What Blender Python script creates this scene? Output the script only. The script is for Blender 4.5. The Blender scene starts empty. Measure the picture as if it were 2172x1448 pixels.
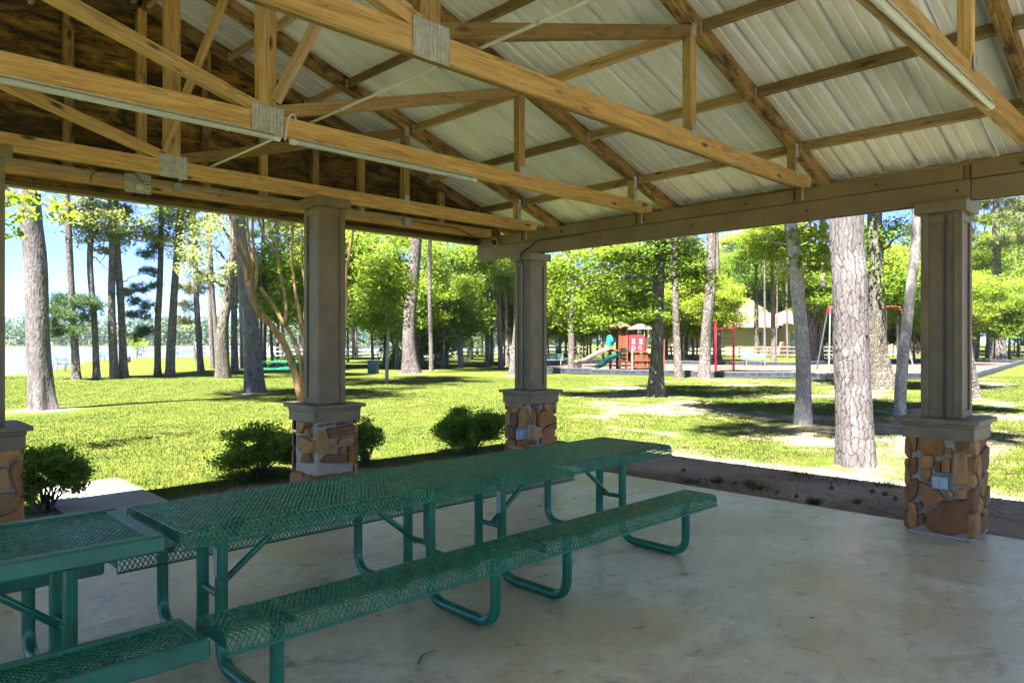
import bpy, math, random
import numpy as np
from mathutils import Vector, Matrix, noise as mnoise

# ------------------------------------------------------------------ camera, light, exposure
SC = bpy.context.scene
COL = SC.collection
CAM_H = 1.58
YAW = math.radians(45.588)            # viewing direction, measured from the +X axis
FPX, CX, YH = 1519.65, 1086.0, 726.15  # lens in pixels of a 2172 px wide frame

cam_d = bpy.data.cameras.new("camera")
cam = bpy.data.objects.new("camera", cam_d)
COL.objects.link(cam)
cam.location = (0, 0, CAM_H)
cam.rotation_euler = (math.radians(90), 0, YAW - math.radians(90))
cam_d.sensor_width = 36.0
cam_d.lens = FPX / 2172 * 36.0
cam_d.shift_y = (YH - 724) / 2172
cam_d.clip_start = 0.05
cam_d.clip_end = 4000
SC.camera = cam

SUN_TO = Vector((-0.38, -0.11, 1.0)).normalized()   # towards the sun
SUN_EL = math.asin(SUN_TO.z)
SUN_AZ = math.atan2(SUN_TO.x, SUN_TO.y)             # clockwise from +Y

world = bpy.data.worlds.new("World")
SC.world = world
world.use_nodes = True
wn, wl = world.node_tree.nodes, world.node_tree.links
wn.clear()
w_out = wn.new("ShaderNodeOutputWorld")
w_bg = wn.new("ShaderNodeBackground")
w_sky = wn.new("ShaderNodeTexSky")
w_sky.sky_type = 'NISHITA'
w_sky.sun_disc = False
w_sky.sun_elevation = SUN_EL
w_sky.sun_rotation = SUN_AZ
w_sky.altitude = 0
w_sky.air_density = 0.17
w_sky.dust_density = 0.0
w_sky.ozone_density = 4.0
w_bg.inputs[1].default_value = 0.055
# thin fair-weather clouds mixed into the sky by direction
w_tc = wn.new("ShaderNodeTexCoord")
w_map = wn.new("ShaderNodeMapping")
w_map.inputs['Scale'].default_value = (1.0, 1.0, 2.6)
w_noi = wn.new("ShaderNodeTexNoise")
w_noi.inputs['Scale'].default_value = 3.1
w_noi.inputs['Detail'].default_value = 7
w_noi.inputs['Roughness'].default_value = 0.58
w_rmp = wn.new("ShaderNodeValToRGB")
w_rmp.color_ramp.elements[0].position = 0.52
w_rmp.color_ramp.elements[1].position = 0.70
w_rmp.color_ramp.elements[1].color = (0.8, 0.8, 0.8, 1)
w_mix = wn.new("ShaderNodeMixRGB")
w_mix.inputs[2].default_value = (0.9, 1.0, 1.1, 1)
wl.new(w_tc.outputs['Generated'], w_map.inputs[0])
wl.new(w_map.outputs[0], w_noi.inputs['Vector'])
wl.new(w_noi.outputs[0], w_rmp.inputs[0])
wl.new(w_rmp.outputs[0], w_mix.inputs[0])
wl.new(w_sky.outputs[0], w_mix.inputs[1])
wl.new(w_mix.outputs[0], w_bg.inputs[0])
wl.new(w_bg.outputs[0], w_out.inputs[0])

sun_d = bpy.data.lights.new("sun", 'SUN')
sun_d.energy = 3.3
sun_d.angle = math.radians(0.53)
sun_d.color = (1.0, 0.95, 0.86)
sun = bpy.data.objects.new("sun", sun_d)
COL.objects.link(sun)
sun.rotation_euler = SUN_TO.to_track_quat('Z', 'Y').to_euler()
sun.location = (0, 0, 60)

SC.view_settings.view_transform = 'Standard'
SC.view_settings.look = 'None'
SC.view_settings.exposure = 4.05
SC.view_settings.gamma = 1
SC.view_settings.use_curve_mapping = False
SC.render.engine = 'CYCLES'
SC.cycles.use_denoising = True
SC.cycles.use_adaptive_sampling = True
SC.cycles.adaptive_threshold = 0.025
SC.cycles.max_bounces = 8
SC.cycles.diffuse_bounces = 5
SC.cycles.glossy_bounces = 3
SC.cycles.transmission_bounces = 4
SC.cycles.transparent_max_bounces = 6
SC.cycles.caustics_reflective = False
SC.cycles.caustics_refractive = False
SC.cycles.sample_clamp_indirect = 6.0

random.seed(7)
RNG = np.random.default_rng(7)
FW = (math.cos(YAW), math.sin(YAW))
RT = (math.sin(YAW), -math.cos(YAW))
GZ = -0.04     # level of the lawn


def gp(u, v, z=GZ):
    """where the sight line through a photo pixel meets the level z: the surveyed place of a thing"""
    d = FPX * (CAM_H - z) / (v - YH)
    s = d * (u - CX) / FPX
    return Vector((FW[0] * d + RT[0] * s, FW[1] * d + RT[1] * s, z))


def pd(u, v, d):
    """point at distance d straight ahead on the sight line of a photo pixel"""
    s = d * (u - CX) / FPX
    return Vector((FW[0] * d + RT[0] * s, FW[1] * d + RT[1] * s, CAM_H - (v - YH) * d / FPX))


def depth(p):
    return p[0] * FW[0] + p[1] * FW[1]


# ------------------------------------------------------------------ object helpers
WM = {}


def link(o, parent=None):
    COL.objects.link(o)
    WM[o.name] = o.matrix_basis.copy()
    if parent is not None:
        o.parent = parent
        o.matrix_parent_inverse = WM[parent.name].inverted()
    return o


def tag(o, label=None, cat=None, group=None, kind=None):
    if label: o['label'] = label
    if cat: o['category'] = cat
    if group: o['group'] = group
    if kind: o['kind'] = kind
    return o


def thing(name, loc, label=None, cat=None, group=None, rz=0.0, parent=None):
    o = bpy.data.objects.new(name, None)
    o.empty_display_size = 0.2
    o.location = loc
    o.rotation_euler = (0, 0, rz)
    o.matrix_basis = Matrix.Translation(Vector(loc)) @ Matrix.Rotation(rz, 4, 'Z')
    link(o, parent)
    return tag(o, label, cat, group)


def copy_tree(o, parent=None):
    c = o.copy()
    COL.objects.link(c)
    WM[c.name] = c.matrix_basis.copy()
    if parent is not None:
        c.parent = parent
        c.matrix_parent_inverse = o.matrix_parent_inverse.copy()
    for ch in list(o.children):
        copy_tree(ch, c)
    return c


class MB:
    """collects shapes into one mesh"""
    def __init__(self):
        self.v, self.f = [], []

    def add(self, vs, fs):
        n = len(self.v)
        self.v += [tuple(p) for p in vs]
        self.f += [tuple(i + n for i in q) for q in fs]

    def box(self, c, s, M=None, ch=0.0):
        hx, hy, hz = s[0] / 2, s[1] / 2, s[2] / 2
        if ch <= 0:
            vs = [Vector((x * hx, y * hy, z * hz)) for x in (-1, 1) for y in (-1, 1) for z in (-1, 1)]
            fs = [(0, 1, 3, 2), (4, 6, 7, 5), (0, 4, 5, 1), (2, 3, 7, 6), (0, 2, 6, 4), (1, 5, 7, 3)]
        else:
            vs, idx, fs = [], {}, []
            for x in (-1, 1):
                for y in (-1, 1):
                    for z in (-1, 1):
                        for k, (a, b, e) in enumerate(((0, ch, ch), (ch, 0, ch), (ch, ch, 0))):
                            idx[(x, y, z, k)] = len(vs)
                            vs.append(Vector((x * (hx - a), y * (hy - b), z * (hz - e))))
            I = lambda x, y, z, k: idx[(x, y, z, k)]
            for s_ in (-1, 1):
                q = [I(s_, -1, -1, 0), I(s_, 1, -1, 0), I(s_, 1, 1, 0), I(s_, -1, 1, 0)]
                fs.append(q if s_ > 0 else q[::-1])
                q = [I(-1, s_, -1, 1), I(1, s_, -1, 1), I(1, s_, 1, 1), I(-1, s_, 1, 1)]
                fs.append(q[::-1] if s_ > 0 else q)
                q = [I(-1, -1, s_, 2), I(1, -1, s_, 2), I(1, 1, s_, 2), I(-1, 1, s_, 2)]
                fs.append(q if s_ > 0 else q[::-1])
            for a in (-1, 1):
                for b in (-1, 1):
                    q = [I(-1, a, b, 1), I(1, a, b, 1), I(1, a, b, 2), I(-1, a, b, 2)]
                    fs.append(q if a * b > 0 else q[::-1])
                    q = [I(a, -1, b, 0), I(a, -1, b, 2), I(a, 1, b, 2), I(a, 1, b, 0)]
                    fs.append(q[::-1] if a * b > 0 else q)
                    q = [I(a, b, -1, 0), I(a, b, 1, 0), I(a, b, 1, 1), I(a, b, -1, 1)]
                    fs.append(q[::-1] if a * b > 0 else q)
                    for e in (-1, 1):
                        q = [I(a, b, e, 0), I(a, b, e, 1), I(a, b, e, 2)]
                        fs.append(q if a * b * e > 0 else q[::-1])
        c = Vector(c)
        if M is not None:
            vs = [M @ p + c for p in vs]
        else:
            vs = [p + c for p in vs]
        self.add(vs, fs)
        return self

    def tube(self, pts, rad, seg=10, caps=True):
        pts = [Vector(p) for p in pts]
        n = len(pts)
        if not hasattr(rad, '__len__'): rad = [rad] * n
        ref = None
        rings = []
        for i, p in enumerate(pts):
            t = (pts[min(i + 1, n - 1)] - pts[max(i - 1, 0)]).normalized()
            if ref is None:
                ref = Vector((0, 0, 1)) if abs(t.z) < 0.9 else Vector((1, 0, 0))
            a = (ref - t * ref.dot(t)).normalized()
            b = t.cross(a)
            ref = a
            rings.append([p + (a * math.cos(2 * math.pi * k / seg) + b * math.sin(2 * math.pi * k / seg)) * rad[i] for k in range(seg)])
        vs = [q for r in rings for q in r]
        fs = []
        for i in range(n - 1):
            for k in range(seg):
                k2 = (k + 1) % seg
                fs.append((i * seg + k, i * seg + k2, (i + 1) * seg + k2, (i + 1) * seg + k))
        if caps:
            fs.append(tuple(range(seg))[::-1])
            fs.append(tuple((n - 1) * seg + k for k in range(seg)))
        self.add(vs, fs)
        return self

    def build(self, name, mat, parent=None, smooth=False, loc=None):
        me = bpy.data.meshes.new(name)
        vs = self.v
        if loc is not None:
            l = Vector(loc)
            vs = [tuple(Vector(p) - l) for p in vs]
        me.from_pydata(vs, [], self.f)
        if smooth:
            me.polygons.foreach_set('use_smooth', [True] * len(me.polygons))
        if mat: me.materials.append(mat)
        o = bpy.data.objects.new(name, me)
        if loc is not None:
            o.location = loc
            o.matrix_basis = Matrix.Translation(Vector(loc))
        return link(o, parent)


def smooth_by_angle(o, ang=40):
    me = o.data
    me.polygons.foreach_set('use_smooth', [True] * len(me.polygons))
    me.set_sharp_from_angle(angle=math.radians(ang))
    return o


def bend(pts, r=0.1, n=5):
    """round the corners of a polyline"""
    pts = [Vector(p) for p in pts]
    out = [pts[0]]
    for a, b, c in zip(pts, pts[1:], pts[2:]):
        u, w = (a - b).normalized(), (c - b).normalized()
        rr = min(r, (a - b).length * 0.49, (c - b).length * 0.49)
        p0, p1 = b + u * rr, b + w * rr
        for k in range(n + 1):
            t = k / n
            out.append(p0 * (1 - t) ** 2 + b * 2 * t * (1 - t) + p1 * t * t)
    out.append(pts[-1])
    return out


def np_mesh(name, verts, faces, mat, parent=None, var=None, smooth=False, loc=None):
    """verts (n,3), faces (m,k) arrays -> mesh object"""
    me = bpy.data.meshes.new(name)
    verts = np.asarray(verts, dtype=np.float32)
    faces = np.asarray(faces, dtype=np.int32)
    if loc is not None:
        verts = verts - np.array(loc, dtype=np.float32)
    m, k = faces.shape
    me.vertices.add(len(verts))
    me.vertices.foreach_set('co', verts.ravel())
    me.loops.add(m * k)
    me.loops.foreach_set('vertex_index', faces.ravel())
    me.polygons.add(m)
    me.polygons.foreach_set('loop_start', np.arange(m, dtype=np.int32) * k)
    if smooth:
        me.polygons.foreach_set('use_smooth', np.ones(m, dtype=bool))
    if var is not None:
        at = me.attributes.new('var', 'FLOAT', 'FACE')
        at.data.foreach_set('value', np.asarray(var, dtype=np.float32))
    me.update(calc_edges=True)
    if mat: me.materials.append(mat)
    o = bpy.data.objects.new(name, me)
    if loc is not None:
        o.location = loc
        o.matrix_basis = Matrix.Translation(Vector(loc))
    return link(o, parent)


# ------------------------------------------------------------------ materials
def mat_new(name):
    m = bpy.data.materials.new(name)
    m.use_nodes = True
    nt = m.node_tree
    nt.nodes.clear()
    out = nt.nodes.new("ShaderNodeOutputMaterial")
    b = nt.nodes.new("ShaderNodeBsdfPrincipled")
    nt.links.new(b.outputs[0], out.inputs[0])
    return m, nt, b, out


def N(nt, typ, **kw):
    n = nt.nodes.new("ShaderNode" + typ)
    for k, v in kw.items():
        if k in n.inputs: n.inputs[k].default_value = v
        else: setattr(n, k, v)
    return n


def ramp(nt, src, stops, interp='LINEAR'):
    r = nt.nodes.new("ShaderNodeValToRGB")
    r.color_ramp.interpolation = interp
    els = r.color_ramp.elements
    while len(els) > 1: els.remove(els[-1])
    els[0].position = stops[0][0]
    els[0].color = (*stops[0][1], 1) if len(stops[0][1]) == 3 else stops[0][1]
    for p, c in stops[1:]:
        e = els.new(p)
        e.color = (*c, 1) if len(c) == 3 else c
    nt.links.new(src, r.inputs[0])
    return r


def coords(nt, scale=(1, 1, 1), kind='Object', rnd=False):
    tc = nt.nodes.new("ShaderNodeTexCoord")
    mp = nt.nodes.new("ShaderNodeMapping")
    mp.inputs['Scale'].default_value = scale
    nt.links.new(tc.outputs[kind], mp.inputs[0])
    if rnd:
        oi = nt.nodes.new("ShaderNodeObjectInfo")
        mu = N(nt, "VectorMath", operation='SCALE')
        mu.inputs[0].default_value = (37.0, 19.0, 23.0)
        nt.links.new(oi.outputs['Random'], mu.inputs['Scale'])
        nt.links.new(mu.outputs[0], mp.inputs['Location'])
    return mp.outputs[0]


def mixc(nt, fac, a, b, mode='MIX'):
    m = nt.nodes.new("ShaderNodeMixRGB")
    m.blend_type = mode
    for i, x in ((0, fac), (1, a), (2, b)):
        if hasattr(x, 'is_linked'): nt.links.new(x, m.inputs[i])
        elif i == 0: m.inputs[0].default_value = x
        else: m.inputs[i].default_value = (*x, 1)
    return m.outputs[0]


def bump(nt, b, h, strength=0.3, dist=0.01):
    bp = N(nt, "Bump")
    bp.inputs['Strength'].default_value = strength
    bp.inputs['Distance'].default_value = dist
    nt.links.new(h, bp.inputs['Height'])
    nt.links.new(bp.outputs[0], b.inputs['Normal'])


def noise_tex(nt, vec, scale, detail=4, rough=0.55, dist=0.0):
    n = N(nt, "TexNoise")
    n.inputs['Scale'].default_value = scale
    n.inputs['Detail'].default_value = detail
    n.inputs['Roughness'].default_value = rough
    n.inputs['Distortion'].default_value = dist
    if vec is not None: nt.links.new(vec, n.inputs['Vector'])
    return n.outputs[0]


def plain(name, col, rough=0.5, metal=0.0, var=0.12, scale=6.0, bmp=0.0, spec=0.5):
    m, nt, b, out = mat_new(name)
    v = coords(nt, rnd=True)
    n = noise_tex(nt, v, scale, 5, 0.6)
    lo = tuple(c * (1 - var) for c in col)
    hi = tuple(min(1, c * (1 + var)) for c in col)
    r = ramp(nt, n, [(0.3, lo), (0.7, hi)])
    nt.links.new(r.outputs[0], b.inputs['Base Color'])
    b.inputs['Roughness'].default_value = rough
    b.inputs['Metallic'].default_value = metal
    b.inputs['Specular IOR Level'].default_value = spec
    if bmp: bump(nt, b, noise_tex(nt, v, scale * 8, 4), bmp, 0.004)
    return m


def wood(name, light, mid, dark, mold=0.0, knots=True, rough=0.75, tint=0.55):
    """sawn softwood: grain along the local X axis, knots, boards differ"""
    m, nt, b, out = mat_new(name)
    v = coords(nt, (1.0, 14.0, 14.0), rnd=True)
    g = noise_tex(nt, v, 2.6, 6, 0.62, 1.2)
    col = ramp(nt, g, [(0.28, dark), (0.47, mid), (0.72, light)]).outputs[0]
    v2 = coords(nt, (1.0, 55.0, 55.0), rnd=True)
    g2 = noise_tex(nt, v2, 2.0, 3, 0.5)
    col = mixc(nt, 0.35, col, ramp(nt, g2, [(0.35, (0.55, 0.45, 0.32)), (0.65, (1.1, 1.08, 1.05))]).outputs[0], 'MULTIPLY')
    oi = nt.nodes.new("ShaderNodeObjectInfo")
    t = ramp(nt, oi.outputs['Random'], [(0.0, (1 - tint, 1 - tint, 1 - tint * 1.1)), (0.5, (1, 1, 1)), (1.0, (1 + tint * .5, 1 + tint * .42, 1 + tint * .3))]).outputs[0]
    col = mixc(nt, 1.0, col, t, 'MULTIPLY')
    if knots:
        v3 = coords(nt, (2.2, 7.0, 7.0), rnd=True)
        vo = N(nt, "TexVoronoi")
        vo.inputs['Scale'].default_value = 0.9
        nt.links.new(v3, vo.inputs['Vector'])
        k = ramp(nt, vo.outputs['Distance'], [(0.06, (1, 1, 1)), (0.14, (0, 0, 0))]).outputs[0]
        col = mixc(nt, k, col, tuple(c * 0.35 for c in dark))
    if mold:
        v4 = coords(nt, (1.2, 3.5, 3.5), rnd=True)
        mo = noise_tex(nt, v4, 3.0, 8, 0.72, 0.4)
        k = ramp(nt, mo, [(0.62 - 0.3 * mold, (0, 0, 0)), (0.74 - 0.22 * mold, (1, 1, 1))]).outputs[0]
        col = mixc(nt, k, col, (0.035, 0.027, 0.018))
    nt.links.new(col, b.inputs['Base Color'])
    b.inputs['Roughness'].default_value = rough
    b.inputs['Specular IOR Level'].default_value = 0.25
    bump(nt, b, g, 0.25, 0.004)
    return m


def leafmat(name, dark, mid, light, trans=0.42, rough=0.5):
    m, nt, b, out = mat_new(name)
    at = N(nt, "Attribute", attribute_name='var')
    col = ramp(nt, at.outputs['Fac'], [(0.0, dark), (0.5, mid), (1.0, light)]).outputs[0]
    oi = nt.nodes.new("ShaderNodeObjectInfo")
    t = ramp(nt, oi.outputs['Random'], [(0.0, (0.82, 0.9, 0.9)), (1.0, (1.16, 1.08, 1.0))]).outputs[0]
    col = mixc(nt, 1.0, col, t, 'MULTIPLY')
    nt.links.new(col, b.inputs['Base Color'])
    b.inputs['Roughness'].default_value = rough
    b.inputs['Specular IOR Level'].default_value = 0.35
    tr = nt.nodes.new("ShaderNodeBsdfTranslucent")
    tc = mixc(nt, 1.0, col, (1.2, 1.2, 0.7), 'MULTIPLY')
    nt.links.new(tc, tr.inputs[0])
    mx = nt.nodes.new("ShaderNodeMixShader")
    mx.inputs[0].default_value = trans
    nt.links.new(b.outputs[0], mx.inputs[1])
    nt.links.new(tr.outputs[0], mx.inputs[2])
    nt.links.new(mx.outputs[0], out.inputs[0])
    return m


def bark(name, lo, mid, hi, scale=1.0, stretch=0.45, strength=0.9, crack=0.10, lichen=None):
    """plated bark: cells longer than wide, dark cracks between them"""
    m, nt, b, out = mat_new(name)
    v = coords(nt, (1, 1, stretch), rnd=True)
    w = noise_tex(nt, v, 6 * scale, 3, 0.5)
    wv = N(nt, "VectorMath", operation='ADD')
    ws = N(nt, "VectorMath", operation='SCALE')
    ws.inputs['Scale'].default_value = 0.16
    nn = N(nt, "TexNoise")
    nn.inputs['Scale'].default_value = 7 * scale
    nt.links.new(v, nn.inputs['Vector'])
    nt.links.new(nn.outputs[1], ws.inputs[0])
    nt.links.new(v, wv.inputs[0])
    nt.links.new(ws.outputs[0], wv.inputs[1])
    vo = N(nt, "TexVoronoi", feature='DISTANCE_TO_EDGE')
    vo.inputs['Scale'].default_value = 13 * scale
    nt.links.new(wv.outputs[0], vo.inputs['Vector'])
    vc = N(nt, "TexVoronoi")
    vc.inputs['Scale'].default_value = 13 * scale
    nt.links.new(wv.outputs[0], vc.inputs['Vector'])
    fine = noise_tex(nt, v, 60 * scale, 5, 0.65)
    c0 = ramp(nt, vc.outputs['Color'], [(0.1, mid), (0.6, hi), (0.95, tuple(x * 1.15 for x in hi))]).outputs[0]
    c0 = mixc(nt, 0.5, c0, ramp(nt, fine, [(0.3, (0.6, 0.58, 0.58)), (0.7, (1.15, 1.15, 1.15))]).outputs[0], 'MULTIPLY')
    cr = ramp(nt, vo.outputs['Distance'], [(0.0, (1, 1, 1)), (crack, (0, 0, 0))]).outputs[0]
    col = mixc(nt, cr, c0, lo)
    big = noise_tex(nt, v, 1.3 * scale, 4, 0.6)
    col = mixc(nt, 0.6, col, ramp(nt, big, [(0.3, (0.75, 0.75, 0.78)), (0.7, (1.2, 1.15, 1.1))]).outputs[0], 'MULTIPLY')
    if lichen:
        k = ramp(nt, noise_tex(nt, v, 9 * scale, 6, 0.7), [(0.52, (0, 0, 0)), (0.62, (1, 1, 1))]).outputs[0]
        col = mixc(nt, k, col, lichen)
    nt.links.new(col, b.inputs['Base Color'])
    b.inputs['Roughness'].default_value = 0.9
    b.inputs['Specular IOR Level'].default_value = 0.085
    hm = N(nt, "MapRange")
    hm.inputs['From Max'].default_value = crack * 2
    nt.links.new(vo.outputs['Distance'], hm.inputs['Value'])
    ad = N(nt, "Math", operation='MULTIPLY_ADD')
    ad.inputs[1].default_value = 0.35
    nt.links.new(fine, ad.inputs[0])
    nt.links.new(hm.outputs[0], ad.inputs[2])
    bump(nt, b, ad.outputs[0], strength, 0.02)
    return m

M = {}
M['lumber'] = wood('pine_lumber', (0.57, 0.39, 0.185), (0.43, 0.28, 0.115), (0.22, 0.13, 0.05), mold=0.10)
M['lumber_old'] = wood('weathered_lumber', (0.38, 0.25, 0.105), (0.26, 0.165, 0.065), (0.12, 0.08, 0.035), mold=0.55)
M['lumber_pink'] = wood('fresh_lumber', (0.72, 0.52, 0.36), (0.62, 0.43, 0.28), (0.45, 0.29, 0.16))
M['purlin'] = wood('purlin_lumber', (0.56, 0.41, 0.24), (0.43, 0.29, 0.15), (0.24, 0.155, 0.07), mold=0.15)
M['siding'] = wood('mouldy_plywood', (0.42, 0.25, 0.06), (0.24, 0.14, 0.035), (0.09, 0.05, 0.018), mold=0.75, rough=0.9)
M['taupe'] = plain('taupe_paint', (0.165, 0.125, 0.07), 0.62, var=0.22, scale=5.0, bmp=0.15)
M['taupe_wood'] = plain('stained_beam', (0.20, 0.138, 0.074), 0.7, var=0.20, scale=2.2, bmp=0.25)
M['galv'] = plain('galvanised_steel', (0.46, 0.46, 0.42), 0.45, metal=0.55, var=0.25, scale=22)
M['white_pvc'] = plain('white_plastic', (0.55, 0.55, 0.54), 0.4, var=0.04)
M['grey_pvc'] = plain('grey_plastic', (0.30, 0.33, 0.36), 0.45, var=0.1)
M['black'] = plain('black_cable', (0.02, 0.02, 0.02), 0.5)
M['lens'] = plain('dark_glass', (0.015, 0.015, 0.017), 0.08)
M['mortar'] = plain('mortar', (0.37, 0.335, 0.28), 0.95, var=0.15, scale=30, bmp=0.5)
M['red'] = plain('red_paint', (0.62, 0.03, 0.045), 0.4, var=0.1)
M['cream'] = plain('cream_plastic', (0.74, 0.58, 0.34), 0.45, var=0.06)
M['teal'] = plain('teal_plastic', (0.02, 0.30, 0.32), 0.4, var=0.08)
M['slide_green'] = plain('slide_green', (0.006, 0.12, 0.085), 0.35, var=0.08)
M['playwood'] = wood('red_cedar', (0.30, 0.105, 0.048), (0.22, 0.07, 0.032), (0.12, 0.038, 0.02))
M['blue_bin'] = plain('blue_bin', (0.008, 0.038, 0.06), 0.45, var=0.1)
M['brown_bin'] = plain('brown_bin', (0.09, 0.055, 0.04), 0.7)
M['bench_blue'] = plain('pale_blue_bench', (0.12, 0.175, 0.205), 0.55, var=0.08)
M['steel'] = plain('painted_steel', (0.13, 0.165, 0.19), 0.4, metal=0.3)
M['fence_white'] = plain('white_fence', (0.33, 0.315, 0.29), 0.6, var=0.08)
M['fence_wood'] = plain('grey_fence', (0.17, 0.135, 0.10), 0.85, var=0.22, scale=4)
M['stucco'] = plain('stucco', (0.36, 0.29, 0.21), 0.9, var=0.08, scale=3)
M['glass'] = plain('window_glass', (0.06, 0.10, 0.11), 0.12)
M['border'] = plain('grey_border_plastic', (0.042, 0.047, 0.063), 0.55, var=0.18, scale=8)
M['sign_green'] = plain('sign_green', (0.12, 0.22, 0.20), 0.5)
M['debris'] = plain('brown_debris', (0.09, 0.055, 0.035), 0.9, var=0.4, scale=20)
M['white_spot'] = plain('white_spot', (0.7, 0.7, 0.68), 0.8)

def coated(name, col, rough, worn=0.0):
    """vinyl dip coating: slight blotches, dusty and scuffed places"""
    m, nt, b, out = mat_new(name)
    v = coords(nt, rnd=True)
    n1 = noise_tex(nt, v, 5, 6, 0.65)
    c = ramp(nt, n1, [(0.25, tuple(x * 0.6 for x in col)), (0.5, col), (0.75, tuple(x * 1.35 for x in col))]).outputs[0]
    n2 = noise_tex(nt, v, 26, 7, 0.75, 0.6)
    k = ramp(nt, n2, [(0.60, (0, 0, 0)), (0.74, (0.55 + worn, 0.55 + worn, 0.55 + worn))]).outputs[0]
    c = mixc(nt, k, c, (0.10, 0.22, 0.18))
    n3 = noise_tex(nt, v, 90, 3, 0.6)
    k = ramp(nt, n3, [(0.74, (0, 0, 0)), (0.80, (0.5, 0.5, 0.5))]).outputs[0]
    c = mixc(nt, k, c, (0.012, 0.03, 0.024))
    nt.links.new(c, b.inputs['Base Color'])
    rr = N(nt, "MapRange")
    rr.inputs['To Min'].default_value = rough * 0.7
    rr.inputs['To Max'].default_value = rough * 1.7
    nt.links.new(n2, rr.inputs['Value'])
    nt.links.new(rr.outputs[0], b.inputs['Roughness'])
    b.inputs['Specular IOR Level'].default_value = 0.6
    bump(nt, b, n1, 0.15, 0.004)
    return m


M['green'] = coated('green_vinyl', (0.007, 0.175, 0.08), 0.22, -0.3)
M['green_frame'] = coated('green_tube', (0.006, 0.14, 0.075), 0.2, -0.25)
STONES = []
for i, c in enumerate([(0.36, 0.19, 0.06), (0.29, 0.135, 0.04), (0.21, 0.095, 0.038), (0.38, 0.225, 0.085), (0.26, 0.155, 0.06), (0.31, 0.14, 0.055), (0.18, 0.095, 0.045), (0.38, 0.20, 0.075)]):
    m, nt, b, out = mat_new('sandstone_%d' % i)
    v = coords(nt, rnd=True)
    n1 = noise_tex(nt, v, 9, 6, 0.65, 0.5)
    n2 = noise_tex(nt, v, 60, 4, 0.6)
    col = ramp(nt, n1, [(0.25, tuple(x * 0.5 for x in c)), (0.5, c), (0.78, (c[0] * 1.25, c[1] * 1.15, c[2] * 0.95))]).outputs[0]
    col = mixc(nt, 0.35, col, ramp(nt, n2, [(0.35, (0.6, 0.55, 0.5)), (0.65, (1.15, 1.12, 1.1))]).outputs[0], 'MULTIPLY')
    nt.links.new(col, b.inputs['Base Color'])
    b.inputs['Roughness'].default_value = 0.85
    bump(nt, b, n1, 0.9, 0.02)
    STONES.append(m)


def concrete(name, base, stain=1.0, rough=(0.22, 0.52)):
    m, nt, b, out = mat_new(name)
    v = coords(nt)
    n1 = noise_tex(nt, v, 0.75, 6, 0.62, 0.5)
    n2 = noise_tex(nt, v, 5.0, 7, 0.66, 0.3)
    n3 = noise_tex(nt, v, 95, 4, 0.75)
    c = base
    col = ramp(nt, n1, [(0.28, (c[0] * .72, c[1] * .72, c[2] * .66)), (0.5, c), (0.72, (c[0] * 1.12, c[1] * 1.14, c[2] * 1.12))]).outputs[0]
    col = mixc(nt, 0.8 * stain, col, ramp(nt, n2, [(0.3, (0.58, 0.55, 0.47)), (0.52, (1, 1, 1)), (0.75, (1.08, 1.1, 1.1))]).outputs[0], 'MULTIPLY')
    if stain > 0.5:
        vs = coords(nt, (0.9, 1.5, 1))
        s = noise_tex(nt, vs, 2.3, 8, 0.72, 0.8)
        k = ramp(nt, s, [(0.51, (0, 0, 0)), (0.70, (0.85, 0.85, 0.85))]).outputs[0]
        col = mixc(nt, k, col, (c[0] * .36, c[1] * .32, c[2] * .26))
        s2 = noise_tex(nt, coords(nt, (1.3, 1, 1)), 0.55, 3, 0.5)
        k = ramp(nt, s2, [(0.40, (0, 0, 0)), (0.62, (0.85, 0.85, 0.85))]).outputs[0]
        col = mixc(nt, k, col, (c[0] * .72, c[1] * .64, c[2] * .47))
    n5 = noise_tex(nt, v, 17, 6, 0.7)
    col = mixc(nt, 0.5 * stain, col, ramp(nt, n5, [(0.3, (0.66, 0.64, 0.60)), (0.55, (1.02, 1.02, 1.02)), (0.75, (1.1, 1.1, 1.1))]).outputs[0], 'MULTIPLY')
    col = mixc(nt, 0.45, col, ramp(nt, n3, [(0.3, (0.65, 0.65, 0.65)), (0.7, (1.2, 1.2, 1.2))]).outputs[0], 'MULTIPLY')
    nt.links.new(col, b.inputs['Base Color'])
    r = N(nt, "MapRange")
    r.inputs['From Min'].default_value = 0.3
    r.inputs['From Max'].default_value = 0.7
    r.inputs['To Min'].default_value = rough[0]
    r.inputs['To Max'].default_value = rough[1]
    nt.links.new(n2, r.inputs['Value'])
    nt.links.new(r.outputs[0], b.inputs['Roughness'])
    bump(nt, b, n3, 0.12, 0.003)
    return m


M['slab'] = concrete('old_concrete', (0.67, 0.69, 0.60))
M['walk'] = concrete('path_concrete', (0.30, 0.295, 0.30), 0.35, (0.7, 0.9))

m, nt, b, out = mat_new('galvalume_panel')
v = coords(nt, (0.5, 2.0, 1.0))
n1 = noise_tex(nt, v, 1.6, 5, 0.6)
n2 = noise_tex(nt, coords(nt, (1, 18, 1)), 1.0, 4, 0.6)
col = ramp(nt, n1, [(0.3, (0.64, 0.645, 0.71)), (0.6, (0.81, 0.815, 0.89)), (0.8, (0.72, 0.73, 0.81))]).outputs[0]
col = mixc(nt, 0.3, col, ramp(nt, n2, [(0.35, (0.72, 0.72, 0.72)), (0.6, (1.05, 1.05, 1.05))]).outputs[0], 'MULTIPLY')
nt.links.new(col, b.inputs['Base Color'])
b.inputs['Roughness'].default_value = 0.48
b.inputs['Metallic'].default_value = 0.0
M['metal_roof'] = m

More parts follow.
